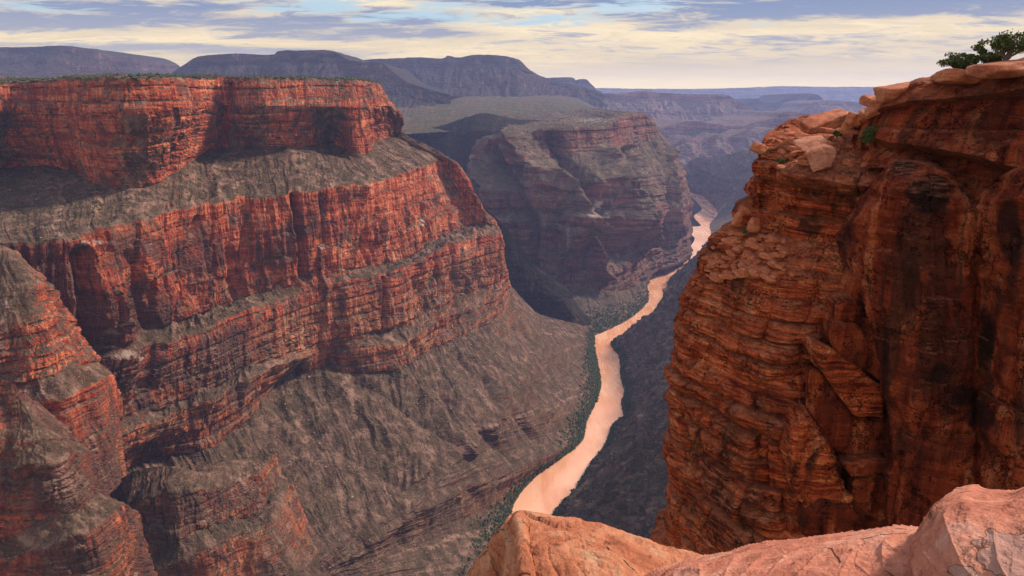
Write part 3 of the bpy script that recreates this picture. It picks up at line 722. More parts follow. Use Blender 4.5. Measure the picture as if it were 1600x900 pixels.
# river and gorge floor
lb = [(650,1150),(730,960),(797,860),(800,790),(806,768),(832,745),(880,702),(905,692),(915,684),(912,672),(918,648),(928,625),(938,600),(935,578),(929,552),(927,538),(931,523),(965,509),(985,497),(1002,488),(1012,470),(1012,452),(1008,434),(1030,422),(1055,409),(1073,400),(1088,395),(1089,387),(1092,370),(1081,356),(1099,351),(1091,337),(1100,325),(1089,309),(1075,300)]
rbk = [(700,1150),(790,960),(845,860),(862,812),(872,795),(895,768),(930,715),(950,690),(957,672),(962,662),(976,652),(971,640),(977,612),(974,600),(971,580),(967,556),(958,536),(975,524),(1000,512),(1012,492),(1032,474),(1037,462),(1045,446),(1050,438),(1064,425),(1080,412),(1096,400),(1102,390),(1109,366),(1107,357),(1115,345),(1121,334),(1112,320),(1103,310),(1095,301)]
rl = [Z(a, b, -900) for a, b in lb]; rr = [Z(a, b, -900) for a, b in rbk]
rv = []
for a, b in zip(rl, rr):
    a, b = np.array(a), np.array(b); d = (b - a); L = max(np.linalg.norm(d), 1); e = d / L * 45
    rv.append((a - e, b + e))
riv = loft('river', [[r[0] for r in rv], [r[1] for r in rv]], wts((0, 0), (0, 0)), M_WATER, lambda P, n, nh, u, w: P * 0, step=6)
tag(riv, 'silty salmon-coloured river winding along the canyon floor', None, None, 'structure')
fl_ = mesh_obj('canyon_floor', [(-30000, -3000, -925), (30000, -3000, -925), (30000, 30000, -925), (-30000, 30000, -925)], [[0, 1, 2, 3]], M_DARK)
tag(fl_, 'dark ground lying under the whole gorge', None, None, 'structure')

# ------------------------------------------------------------------ PLAIN behind the rim, stepping away to the distance
pl = [[D(250,240,3300), D(560,215,3350), D(700,206,3500), D(860,200,3600), D(950,195,3800), D(990,192,4200)],
      [D(250,190,4400), D(560,190,4300), D(700,186,4300), D(850,182,4500), D(940,180,4700), D(985,184,4900)],
      [D(250,160,6000), D(560,160,6000), D(720,158,6000), D(840,160,6200), D(910,166,6300), D(950,176,6200)],
      [D(250,148,8200), D(560,148,8200), D(740,146,8200), D(860,146,8600), D(900,152,8600), D(920,164,8600)]]
o = loft('plateau_ground', pl, wts((0,.2),(0,.35),(0,.35),(0,.3)), M_PLAIN, disp_canyon(80, 11), auto=80, step=1.6)
tag(o, 'olive and tan plateau plain behind the canyon rim', None, None, 'structure')

def mesa(name, label, sil, base_py, cliff=0.3, run=900, seed=1, sc=150, mat=M_FAR, back=1500, step=1.95, mids=0.55):
    """sil: silhouette as (px, py, y).  the face falls as a cliff, then a talus apron spreads towards the viewer"""
    top = [D(*s) for s in sil]
    zb = [D(s[0], base_py if not callable(base_py) else base_py(s[0]), s[2])[2] for s in sil]
    h = [max(p[2] - b, 4) for p, b in zip(top, zb)]
    hm = max(h)
    row0 = [(p[0] * 1.0, p[1] + back, p[2] - 0.02 * back) for p in top]
    row2 = [(p[0], p[1] - 0.04 * run * hh / hm, p[2] - cliff * hh) for p, hh in zip(top, h)]
    row2b = [(p[0], p[1] - run * 0.28 * hh / hm, p[2] - (cliff + (1 - cliff) * 0.42) * hh) for p, hh in zip(top, h)]
    row2c = [(p[0], p[1] - run * 0.32 * hh / hm, p[2] - (cliff + (1 - cliff) * mids) * hh) for p, hh in zip(top, h)]
    row3 = [(p[0], p[1] - run * (0.3 + 0.7 * hh / hm), b - 15) for p, b, hh in zip(top, zb, h)]
    o = loft(name, [row0, top, row2, row2b, row2c, row3], wts((0,.1),(.6,.18),(.9,.8),(.4,.9),(.7,.9),(0,.6)), mat, disp_canyon(sc, seed, bigk=1.2, tal=1.6), auto=sc, step=step)
    return tag(o, label, None, None, 'structure')
mesa('mesa', 'long dark blue mesa at the left edge under the horizon glow',
     [(-120,76,7000),(-30,74,7000),(40,74,6950),(100,72,6900),(132,76,6950),(155,83,7050),(172,93,7150),(186,106,7250),(202,112,7350)], 122, 0.3, 900, 12, 150)
mesa('mesa', 'low far blue mesa in the gap between the two big mesas',
     [(180,112,10500),(205,109,10500),(235,107,10500),(265,107,10500),(300,109,10500)], 120, 0.4, 900, 13, 150)
mesa('mesa', 'broad double-topped mesa above the rim of the red wall',
     [(272,112,6300),(288,101,6250),(305,91,6200),(322,87,6200),(370,84,6200),(424,86,6200),(436,80,6150),(475,79,6100),(514,79,6100),(530,85,6100),(545,95,6100),(570,97,6050),(596,99,6000),(612,112,5900),(640,130,5800),(680,143,5700),(705,148,5700)], 172, 0.22, 1000, 14, 140)
mesa('mesa', 'large flat mesa with a dark cap in the centre distance',
     [(540,99,8000),(570,94,8000),(600,92,8000),(650,90,8000),(692,91,8000),(700,87,8000),(716,90,8000),(745,86,8000),(780,87,8000),(806,92,8000),(815,98,8050),(824,107,8100),(840,117,8200),(868,127,8300),(900,134,8400),(940,143,8500)], 165, 0.22, 1300, 15, 170)
mesa('butte', 'small blue butte low on the horizon right of the centre mesa',
     [(835,126,11500),(850,122,11500),(893,121,11500),(899,126,11500),(905,124,11500),(916,124,11500),(922,130,11500),(930,137,11500)], 142, 0.4, 500, 16, 120)
mesa('mesa', 'red-brown tableland ending in a stepped point above the side gorge',
     [(860,150,9880),(900,146,9880),(940,146,9880),(975,147,9880),(990,144,9880),(1010,142,9880),(1030,145,9880),(1070,147,9880),(1115,148,9750),(1138,149,9750),(1150,157,9750),(1165,164,9685),(1178,172,9620),(1190,182,9620),(1200,188,9555)], 198, 0.25, 1100, 17, 150, mat=M_GORGE)
mesa('ridge', 'purple stepped ridge below the tableland above the blue gorge',
     [(1020,203,7597),(1050,196,7597),(1080,189,7597),(1120,194,7484),(1160,197,7484),(1185,190,7484),(1210,184,7484),(1228,175,7484),(1262,178,7484),(1300,184,7484),(1340,190,7484)], 262, 0.25, 1500, 18, 150, mat=M_GORGE)
mesa('ridge', 'low pale-topped terrace below the purple stepped ridge',
     [(1030,232,6900),(1052,226,6900),(1075,214,6950),(1098,219,7000),(1120,210,7000),(1140,214,7000),(1165,204,7000),(1188,207,7000),(1210,201,7000),(1240,212,7000),(1300,220,7000)], 258, 0.2, 1000, 22, 120, mat=M_GORGE)
mesa('ridge', 'violet ridge in front of the far butte by the right cliff',
     [(1240,180,10800),(1262,168,10800),(1273,160,10800),(1300,157,10800),(1345,160,10800),(1420,160,10800)], 186, 0.3, 700, 19, 150, mat=M_GORGE)
mesa('butte', 'flat-topped blue butte in front of the far canyon rim',
     [(1120,176,12000),(1150,170,12000),(1160,166,12000),(1182,154,12000),(1192,160,12000),(1215,160,12000),(1232,153,12000),(1244,147,12000),(1274,147,12000),(1284,153,12000),(1292,159,12000),(1330,165,12000),(1400,170,12000)], 182, 0.3, 900, 20, 150)
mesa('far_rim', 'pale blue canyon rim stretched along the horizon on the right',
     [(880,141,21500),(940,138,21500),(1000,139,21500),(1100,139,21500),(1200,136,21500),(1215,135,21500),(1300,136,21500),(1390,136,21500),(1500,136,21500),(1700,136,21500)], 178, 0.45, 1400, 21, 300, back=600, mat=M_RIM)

# ------------------------------------------------------------------ NEAR RIGHT CLIFF: the nose
def disp_near(seed, hb=2.1, Lb=5.0, k=1.0, big=1.0, vert=0.0):
    def f(P, n, nh, u, w):
        x, y, z = P[..., 0] + seed * 13.1, P[..., 1], P[..., 2]
        c, a = w['cliff'], w['amp']
        zt = z + 0.45 * fbm(x / 9, y / 9, z / 12, 2)
        wu = u + fbm(x / 5, y / 5, z / 6, 2) * 0.9
        m1 = np.clip(0.6 + 1.5 * fbm(x / 6 + 5, y / 6, z / 4, 3), 0.05, 1.3)
        m2 = np.clip(0.5 + 1.8 * fbm(x / 5, y / 5 + 9, z / 3, 3), 0.0, 1.3)
        b0 = beds(wu, zt, hb * 3.2, Lb * 1.8, 31 + seed, 0.30, 0.6) * 2.4 * k
        b1 = beds(wu, zt, hb * 1.15, Lb, 33 + seed, 0.85, 0.55) * 1.6 * k * m1
        b2 = beds(wu, zt, hb * 0.36, Lb * 0.36, 35 + seed, 0.45, 0.45) * 0.55 * k * m2
        b3 = beds(u, z, hb * 0.11, Lb * 0.2, 37 + seed, 0.4, 0.5) * 0.13 * k * m1
        bg = fbm(x / 9, y / 9, z / 12, 3) * 2.0 * big
        sm = fbm(x / 1.3, y / 1.3, z / 0.8, 5, 0.62) * 0.26 + np.minimum(0, fbm(x / 3.6, y / 3.6, z / 1.8, 4, 0.55) + 0.05) * 1.3
        cc = beds(wu, z, 26, 4.2, 57 + seed, 0.35, 0.1) * 1.5 + beds(wu, z, 9, 1.7, 58 + seed, 0.35, 0.3) * 0.55
        fl = (fbm(x / 1.3, y / 1.3, z / 12, 4, 0.55, ridged=True) * 0.35 + cc) * vert
        cl = (b0 + b1 + b2 + b3 - 1.4 * k) * (1 - 0.75 * vert) + bg + sm + fl
        lu = fbm(x / 2.2, y / 2.2, z / 2.2, 5, 0.6) * 0.9
        chips = beds(x * 1.0 + y * 0.4, y + z * 2, 0.7, 1.1, 41 + seed, 0.5, 0.3) * 0.4
        return nh * ((cl * c) * a)[..., None] + n * ((lu + chips) * (1 - c) * a)[..., None] + nh * (b2 * (1 - c) * a)[..., None]
    return f
def nrow(z, pxs, ys): return [V(a, b, (z if not isinstance(z, (list, tuple)) else z[i])) for i, (a, b) in enumerate(zip(pxs, ys))]
hid0 = lambda z: (60, 105, z); hid1 = lambda z: (36, 92, z)
nose = [
  [(62,108,-3.5), (42,98,-3.6), D(1212,203,84), D(1235,201,86), D(1262,200,88), D(1292,199,88), D(1335,198,84), D(1390,192,78), D(1440,190,72)],
  [(60,106,-4.2), (38,92,-4.4), D(1196,213,76), D(1215,216,75), D(1250,222,73), D(1300,226,70), D(1345,228,67), D(1390,232,65), D(1440,240,62)],
  [(58,104,-7), (36,90,-7), D(1174,250,74), D(1203,262,70), D(1226,271,65.5), D(1280,281,62.5), D(1335,290,61), D(1388,292,61), D(1440,292,61)],
  [(57,104,-10), (35.5,90,-10), D(1167,283,74), D(1197,298,71), D(1230,308,68), D(1281,316,65.2), D(1336,322,63.5), D(1388,325,62), D(1440,325,62)],
  [(56,103,-14.5), (34,89,-14.5), D(1143,347,74), D(1180,357,71), D(1230,368,68), D(1281,376,65.5), D(1336,385,63.5), D(1388,390,62), D(1440,390,62)],
  [(54,102,-18.6), (31,88,-18.6), D(1098,400,74), D(1132,418,69), D(1190,432,64), D(1262,440,61.5), D(1332,443,61), D(1388,445,61), D(1440,445,61)],
  [(53,102,-25.6), (28,87,-25.6)] + nrow(-25.6, (1047,1088,1160,1240,1322,1388,1440), (73.5,67.5,62,59.5,59.5,60,60)),
  [(53,102,-34.7), (28,87,-34.7)] + nrow(-34.7, (1050,1088,1155,1238,1325,1388,1440), (73,67,61,58.5,59,60,60)),
  [(53,102,-45), (27,86,-45)] + nrow(-45, (1044,1082,1150,1236,1328,1388,1440), (73,66,60,57.5,58.5,59,60)),
  [(53,102,-55), (27,86,-55)] + nrow(-55, (1036,1078,1150,1236,1328,1388,1440), (72,65,59,56.5,57.5,58.5,60)),
  [(53,102,-80), (27,86,-80)] + nrow(-80, (1030,1070,1150,1236,1328,1388,1440), (71,64,58,55.5,56.5,58,60))]
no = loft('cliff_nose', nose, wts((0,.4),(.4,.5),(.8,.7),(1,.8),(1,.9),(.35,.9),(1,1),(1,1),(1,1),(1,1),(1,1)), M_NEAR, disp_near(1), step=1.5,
     attr=dict(stain_shade=stain_shade_at([(1265,300,28,9,.9),(1262,352,24,18,.9),(1328,350,24,16,.9),(1345,300,20,10,.8),(1250,470,60,5,.5),(1290,540,50,7,.6),(1200,640,30,30,.4),(1100,760,30,40,.4),(1180,800,40,25,.4)])))  # spots in recesses and under ledges paint shade into the rock colour
tag(no, 'layered red sandstone nose jutting out over the river on the right', None, None, 'structure')

# ------------------------------------------------------------------ the great buttress face right of the corner
wt = [
  [D(1330,332,72), D(1345,300,70), D(1378,270,68), D(1405,250,66), D(1450,254,64), D(1500,285,62), D(1522,300,62), D(1560,290,58), D(1600,262,54), D(1700,235,50), D(1850,200,44)],
  [D(1333,345,64), D(1349,320,61), D(1378,284,58), D(1410,252,56), D(1452,260,54.5), D(1500,294,54), D(1522,306,54.5), D(1562,294,52), D(1604,266,49), D(1700,245,45), D(1850,220,38)],
  [D(1325,375,63), D(1346,355,59), D(1378,330,56), D(1412,300,54), D(1458,305,52.5), D(1500,325,52.5), D(1522,330,53.5), D(1562,325,50.5), D(1610,310,47.5), D(1710,300,43.5), D(1850,290,37)],
  nrow(-18, (1318,1340,1376,1414,1460,1500,1523,1562,1612,1712,1850), (63,58.5,55.5,53,51.5,51.5,53,50,47,43,36.5)),
  nrow(-25, (1305,1335,1378,1416,1462,1502,1524,1560,1612,1712,1850), (62.5,58.5,56,52.5,51,51,52.5,49.5,46.5,42.5,36)),
  nrow(-29, (1320,1360,1384,1404,1462,1502,1526,1560,1612,1712,1850), (64,62,60.5,53.5,51,50.8,52,49,46,42,35.5)),
  nrow(-40, (1330,1368,1385,1402,1462,1504,1530,1562,1612,1712,1850), (66,63.5,61.5,53,50.5,50,50.5,48,45.5,41,35)),
  nrow(-52, (1335,1370,1385,1400,1462,1504,1530,1562,1612,1712,1850), (66,63.5,61.5,52.5,50,49.5,49,47,45,40,34)),
  nrow(-80, (1335,1370,1385,1400,1462,1504,1530,1562,1612,1712,1850), (66,63,61,52,49.5,48,48,46,44,39,33))]
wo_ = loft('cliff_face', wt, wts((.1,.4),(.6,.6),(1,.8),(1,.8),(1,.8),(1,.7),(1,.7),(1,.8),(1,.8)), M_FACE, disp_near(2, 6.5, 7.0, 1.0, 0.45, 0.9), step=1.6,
     attr=dict(stain_shade=stain_shade_at([(1452,303,30,30,1),(1408,262,20,16,.8),(1541,500,15,80,1),(1468,585,24,20,1),(1505,618,30,20,1),(1530,650,24,24,.9),(1578,360,20,55,.9),(1592,660,10,50,.8),(1420,430,14,60,.6),(1480,700,50,30,.5),(1385,620,8,120,.8)])))  # corner crevice spot is painted shade, the others varnish stains
tag(wo_, 'massive dark-stained sandstone face behind the foreground boulder', None, None, 'structure')

# upper cap cliff above the ledges
up_ = [
  [D(1330,190,90), D(1372,160,84), D(1398,148,78), D(1432,124,76), D(1470,120,74), D(1520,112,70), D(1600,94,66), D(1720,70,60), D(1850,50,52)],
  [D(1332,192,72), D(1366,163,68), D(1392,153,63.5), D(1430,129,61), D(1468,127,60), D(1520,119,58), D(1600,102,54), D(1720,82,49), D(1850,70,42)],
  [D(1336,200,69), D(1370,176,64.5), D(1394,166,61.5), D(1432,157,59), D(1470,155,57.5), D(1522,150,55.5), D(1602,140,52), D(1720,130,47), D(1850,120,40)],
  [D(1338,208,69), D(1372,184,65), D(1396,172,62.5), D(1434,164,60), D(1472,162,58.5), D(1524,158,56.5), D(1602,150,53), D(1720,140,48), D(1850,130,41)],
  [D(1340,222,68), D(1374,214,63), D(1400,222,60), D(1440,226,57.5), D(1476,232,56), D(1524,240,54), D(1602,262,50.5), D(1720,280,46), D(1850,300,39)],
  [D(1340,236,67), D(1376,232,64), D(1402,232,62), D(1442,236,60), D(1478,242,58.5), D(1526,252,56.5), D(1604,272,53), D(1720,292,48), D(1850,312,41)],
  [D(1342,262,65), D(1380,262,61), D(1404,262,59), D(1444,268,57.5), D(1480,300,56), D(1528,312,54), D(1606,310,50), D(1720,330,46), D(1850,340,39)]]
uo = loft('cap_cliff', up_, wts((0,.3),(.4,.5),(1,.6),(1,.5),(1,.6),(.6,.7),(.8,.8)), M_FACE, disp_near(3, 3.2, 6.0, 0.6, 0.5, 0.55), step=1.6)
tag(uo, 'streaked red cap cliff along the skyline at the upper right', None, None, 'structure')

# ------------------------------------------------------------------ boulders: intersection of half-spaces, roughened
def ico(sub):
    bm = bmesh.new(); bmesh.ops.create_icosphere(bm, subdivisions=sub, radius=1)
    v = np.array([x.co[:] for x in bm.verts]); f = np.array([[q.index for q in x.verts] for x in bm.faces]); bm.free()
    return v / np.linalg.norm(v, axis=1, keepdims=True), f
ICO = {k: ico(k) for k in (1, 2, 3, 4, 5, 6)}
OCT = (np.array([(1,0,0),(-1,0,0),(0,1,0),(0,-1,0),(0,0,1),(0,0,-1)], float), np.array([(0,2,4),(2,1,4),(1,3,4),(3,0,4),(2,0,5),(1,2,5),(3,1,5),(0,3,5)]))
def boulder(name, loc, size, seed, mat, sub=3, rot=(0, 0, 0), planes=9, rough=0.05, parent=None, round_=0.10, box=True):
    r = np.random.RandomState(seed)
    d, f = ICO[sub]
    ns = r.randn(planes, 3); ns /= np.linalg.norm(ns, axis=1, keepdims=True); ds = r.uniform(0.72, 1.0, planes)
    if box:
        bx = np.array([(1,0,0),(-1,0,0),(0,1,0),(0,-1,0),(0,0,1),(0,0,-1)], float) + r.randn(6, 3) * 0.13
        bx /= np.linalg.norm(bx, axis=1, keepdims=True)
        ns = np.concatenate([ns, bx]); ds = np.concatenate([ds * 1.15, np.full(6, 0.78)])
    q = (d @ ns.T) / ds
    s = 2.4 / round_
    m_ = np.log(np.sum(np.exp(np.clip(q, 0, 4) * s), axis=1)) / s
    p = d / np.maximum(m_, 0.2)[:, None]
    nn = fbm(p[:, 0] * 2.2 + seed, p[:, 1] * 2.2, p[:, 2] * 3.4, 5, 0.6)
    p = p * (1 + rough * nn * 1.6)[:, None]
    p = p * np.array(size) * 0.62
    M = np.array((Matrix.Rotation(rot[2], 3, 'Z') @ Matrix.Rotation(rot[1], 3, 'Y') @ Matrix.Rotation(rot[0], 3, 'X')))
    p = p @ M.T
    o = mesh_obj(name, p, f, mat, parent, smooth=(sub >= 3))
    o.location = loc
    return o
ri = random.Random(4)
NB = ['cliff_nose', 'cap_cliff', 'cliff_face']
def at(px, py, names=NB, fallback=66):
    h = hitpx(names, px, py, 4)
    return Vector(h) if h is not None else Vector(D(px, py, fallback))
BG = 'fallen blocks on the right rim'
bl = [ # px, py, size, rot, material, sub, label, sink
 ((1290,190), (5.8,2.6,1.5), (0.1,-0.20,0.25), M_STONE, 5, 'long tilted red slab resting on small blocks at the rim edge', 74),
 ((1364,160), (2.0,1.6,1.0), (0.1,0.1,0.3), M_STONE, 4, 'dark rounded boulder on the skyline left of the cap cliff', 66),
 ((1385,158), (2.8,1.8,1.3), (0.1,-0.35,0.3), M_STONE, 4, 'wedge-shaped boulder leaning on the end of the cap cliff', 65),
 ((1372,170), (2.6,1.2,0.8), (0.1,-0.4,0.1), M_STONE, 4, 'slanting red slab below the skyline boulders', 64.5),
 ((1408,146), (3.4,2.4,1.5), (0.1,-0.1,0.0), M_STONE, 4, 'rounded block at the left end of the cap cliff top', 62.5),
 ((1336,187), (1.5,1.1,1.2), (0.3,0.2,0.3), M_STONE, 4, 'upright orange block beside the tilted rim slab', 68),
 ((1349,184), (1.2,1.0,1.2), (0.3,-0.3,0.8), M_STONE, 4, 'small rounded orange block left of the dark bush', 67.5),
 ((1326,198), (1.8,1.2,0.8), (0.1,0.1,1.3), M_STONE, 3, 'low brown stone under the end of the tilted slab', 69),
 ((1290,204), (1.7,1.0,0.6), (0.0,0.1,0.3), M_STONE, 3, 'flat tan stone under the long tilted slab', 72),
 ((1328,206), (1.8,1.1,0.5), (0.0,0.05,0.2), M_STONE, 3, 'flat red stone in front of the dark bush', 68),
 ((1505,121), (3.8,2.6,1.1), (0.0,0.05,0.2), M_STONE, 4, 'pink rounded slab on the cap cliff under the junipers', 57.5),
 ((1572,108), (5.4,3.2,1.1), (0.0,-0.10,0.2), M_STONE, 4, 'large flat slab on the skyline below the right juniper', 54),
 ((1476,122), (2.0,1.4,0.6), (0.0,-0.05,0.1), M_STONE, 3, 'thin flat slab left of the junipers on the cap cliff', 59.5),
 ((1186,232), (1.6,1.3,1.1), (0.2,0.2,0.4), M_STONE, 3, 'brown lichen-covered stone at the shoulder of the nose', 73.5),
 ((1160,341), (1.7,1.0,2.2), (0.1,0.4,0.2), M_STONE, 4, 'smooth orange flake standing at the foot of the upper nose', 73),
 ((1178,352), (1.2,0.9,1.6), (0.1,0.2,0.2), M_STONE, 3, 'narrow upright stone beside the orange flake', 70.5),
]
for k, ((px, py), size, rot, mt, sub, lab, yy) in enumerate(bl):
    o = boulder('boulder', D(px, py, yy), size, 100 + k, mt, sub, rot, rough=0.06, round_=0.09)
    tag(o, lab, 'boulder', BG, 'thing')

# loose stones on the rubble shelf of the nose: pieces of the nose
r_ = random.Random(12)
cnt_ = 0
for k in range(150):
    if k < 105: px, py = r_.uniform(1100, 1225), r_.uniform(362, 436)
    else: px, py = r_.uniform(1205, 1370), r_.uniform(208, 262)
    if k < 105 and py < 436 - (px - 1100) * 0.1 and px < 1100 + (400 - py) * 1.0: continue
    h = hitpx(['cliff_nose'], px, py, 3)
    if h is None: continue
    s = r_.choice((0.45, 0.6, 0.8, 1.1)) * (1.0 if k < 105 else 0.9)
    o = boulder('stone', h, (s * r_.uniform(1, 1.9), s * r_.uniform(.8, 1.2), s * r_.uniform(.4, .75)), 300 + k, M_STONE, 2,
            (r_.uniform(-.3, .3), r_.uniform(-.3, .3), r_.uniform(0, 3)), rough=0.05, parent=no)
    cnt_ += 1

# angular blocks: a traced outline given its own thickness, bevelled and roughened
def prism(name, pts, y, back, mat, seed, bevel=0.12, rough=0.10, cuts=5, tilt=(0, 0)):
    cxp = sum(a for a, _ in pts) / len(pts); cyp = sum(b for _, b in pts) / len(pts)
    front = [Vector(D(a, b, y + tilt[0] * (a - cxp) / 30 + tilt[1] * (b - cyp) / 30)) for a, b in pts]
    bk = [f * 1.0 + Vector(back) + (sum(front, Vector()) / len(front) - f) * 0.12 for f in front]
    bm = bmesh.new()
    for q in front + bk: bm.verts.new(q)
    bmesh.ops.convex_hull(bm, input=bm.verts)
    bmesh.ops.dissolve_limit(bm, angle_limit=0.12, verts=bm.verts, edges=bm.edges)
    bmesh.ops.bevel(bm, geom=bm.edges[:] , offset=bevel, segments=2, affect='EDGES', clamp_overlap=True)
    bmesh.ops.triangulate(bm, faces=bm.faces)
    for _ in range(cuts):
        el = [e for e in bm.edges if e.calc_length() > 0.22]
        if not el: break
        bmesh.ops.subdivide_edges(bm, edges=el, cuts=1)
        bmesh.ops.triangulate(bm, faces=bm.faces)
    bm.normal_update()
    P = np.array([v.co[:] for v in bm.verts]); N = np.array([v.normal[:] for v in bm.verts])
    Fc = np.array([[q.index for q in f.verts] for f in bm.faces]); bm.free()
    x, y_, z = P.T
    d = fbm(x / 1.4 + seed, y_ / 1.4, z / 1.4, 5, 0.6) * rough * 3 + beds(x + seed, z + 0.3 * x, 0.8, 2.5, 60 + seed, 0.5, .5) * rough * 1.2
    P = P + N * d[:, None]
    c = tuple(P.mean(0))
    return mesh_obj(name, P, Fc, mat, None, True, loc=c)
GB = 'blocks wedged in the corner of the right cliff'
pr = [([(1297,517),(1307,505),(1342,510),(1364,538),(1357,562),(1336,602),(1316,576),(1297,534)], 56.6, (1.2,6,0.6), 'dark blue-grey stained block wedged in the corner crack', 0.06),
 ([(1272,534),(1300,545),(1336,600),(1380,606),(1384,656),(1336,650),(1308,612),(1284,576)], 56.0, (1.0,7,-1), 'lit-edged leaning slab directly under the dark wedged block', 0.12),
 ([(1266,575),(1284,580),(1310,616),(1332,652),(1326,704),(1290,694),(1262,642)], 57.0, (1.5,5,-1), 'smooth striped panel of rock below the leaning slab', 0.08),
 ([(1334,652),(1386,657),(1388,716),(1322,724),(1302,694)], 57.4, (0.5,6,0), 'shaded square block under the leaning slab', 0.12),
 ([(1314,727),(1388,720),(1388,742),(1334,747)], 55.6, (0.5,6,-0.5), 'thin pale-edged ledge block at the foot of the corner crack', 0.14),
 ([(1234,694),(1262,648),(1292,690),(1302,752),(1332,800),(1296,836),(1244,770)], 55.4, (1.0,7,0), 'rubbly red rib between the nose and the corner', 0.30),
 ([(1306,476),(1328,466),(1352,478),(1358,524),(1340,512),(1306,505)], 57.4, (1.0,6,0), 'reddish block on top of the dark wedged block', 0.10),
 ([(1262,800),(1290,786),(1330,790),(1344,812),(1336,846),(1284,852),(1252,834)], 54.6, (1.0,6,0), 'smooth rounded boulder low in the shaded corner', 0.12),
 ([(1336,752),(1388,746),(1390,850),(1350,850),(1330,800)], 56.4, (0.5,6,0), 'broad shaded block at the bottom of the corner', 0.16)]
for k, (pts, y, bk_, lab, rg) in enumerate(pr):
    o = prism('boulder', pts, y, bk_, M_FACE if k not in (1, 5) else M_NEAR, 20 + k, 0.18, rg)
    tag(o, lab, 'boulder', GB, 'thing')

o = prism('boulder', [(1257,240),(1290,229),(1304,231),(1308,240),(1301,260),(1270,270),(1262,252)], 64.5, (0.3, 1.3, 0.35), M_PALE, 3, 0.06, 0.03, tilt=(0.1, -0.9))
tag(o, 'pale pink tilted slab with a pointed lower end on the ledge', 'boulder', BG, 'thing')
o = prism('boulder', [(1242,228),(1262,221),(1292,217),(1297,224),(1256,239)], 66.0, (0.3, 2.0, 0.3), M_PALE, 4, 0.06, 0.03, tilt=(0.1, -1.6))
tag(o, 'thin pink slab lying just behind the pale tilted slab', 'boulder', BG, 'thing')
# ------------------------------------------------------------------ FOREGROUND rocks
def patch_at(spots, f=0.12):
    def g(P, u, w):
        q = proj(P); r = np.zeros(P.shape[:2])
        n = fbm(P[..., 0] / f, P[..., 1] / f, P[..., 2] / f, 4, 0.6)
        for (cx, cy, rx, ry) in spots:
            d = np.sqrt(((q[..., 0] - cx) / rx) ** 2 + ((q[..., 1] - cy) / ry) ** 2)
            r = np.maximum(r, np.clip((1.0 - d + n * 0.9) * 2.2 + 0.4, 0, 1))
        return r
    return g
def disp_fore(seed, k=1.0):
    def f(P, n, nh, u, w):
        x, y, z = P[..., 0] + seed * 3, P[..., 1], P[..., 2]
        a = w['amp']
        s = fbm(x / 0.9, y / 0.9, z / 0.9, 3) * 0.05 + fbm(x / 0.26, y / 0.30, z / 0.14, 6, 0.66) * 0.045 - np.exp(-np.abs(fbm(x / 0.8 + 3, y / 0.8, z / 0.8, 3)) / 0.008) * 0.012 - np.maximum(0, fbm(x / .33, y / .33 + 7, z / .33, 3) - .42) * 0.12
        led = beds(x + y * .3, z + 0.25 * x + 0.12 * vnoise(x / .5, y / .5, z / .5), 0.11, 0.9, 51 + seed, 0.35, 0.6) * 0.048
        return n * ((s + led) * a * k)[..., None]
    return f
def widen(rows, right=True):
    """carry a foreground rock on beyond the frame: more rock to the right, and a back that drops away"""
    out = []
    for r in rows:
        r = list(r)
        if right: r += [doff(r[-1], 1.2, 0.1, 0.05), doff(r[-1], 2.6, 0.1, -0.05), doff(r[-1], 4.5, 0.2, 0.0)]
        out.append(r)
    return [[doff(q, 0, 0.5, -2.6) for q in out[0]]] + out
f1 = [ # left orange rock: back bottom, ridge, mid, front
  [D(720,940,6.6), D(735,915,6.4), D(775,880,6.2), D(806,850,6.1), D(840,850,6.1), D(885,860,6.1), D(940,866,6.0), D(1005,885,5.9), D(1060,895,5.8), D(1130,910,5.7)],
  [D(722,935,5.6), D(738,905,5.5), D(774,846,5.5), D(806,809,5.25), D(822,809,5.35), D(885,821,5.35), D(940,828,5.3), D(1003,848,5.2), D(1062,864,5.1), D(1130,884,5.0)],
  [D(728,950,5.0), D(748,920,5.0), D(780,878,5.25), D(812,838,4.75), D(826,835,4.85), D(890,842,4.8), D(945,850,4.75), D(1005,868,4.7), D(1062,884,4.6), D(1130,905,4.5)],
  [D(745,1010,4.4), D(765,985,4.3), D(788,945,4.7), D(816,896,4.05), D(832,893,4.15), D(900,898,4.05), D(950,905,4.0), D(1005,915,4.0), D(1062,925,4.0), D(1130,940,4.0)],
  [D(770,1150,3.8), D(790,1120,3.7), D(810,1080,3.6), D(815,1050,3.5), D(855,1040,3.4), D(900,1040,3.4), D(950,1040,3.4), D(1005,1050,3.4), D(1062,1050,3.4), D(1130,1050,3.4)]]
o = loft('foreground_rock', widen(f1, False), wts((0,.5),(0,.5),(0,.6),(0,1),(0,1),(0,1)), M_ORANGE, disp_fore(1, 1.3), step=1.3, curve_rows=True)
tag(o, 'orange weathered rock with a sharp left corner at the bottom centre', 'rock', 'foreground rocks at the viewpoint', 'thing')
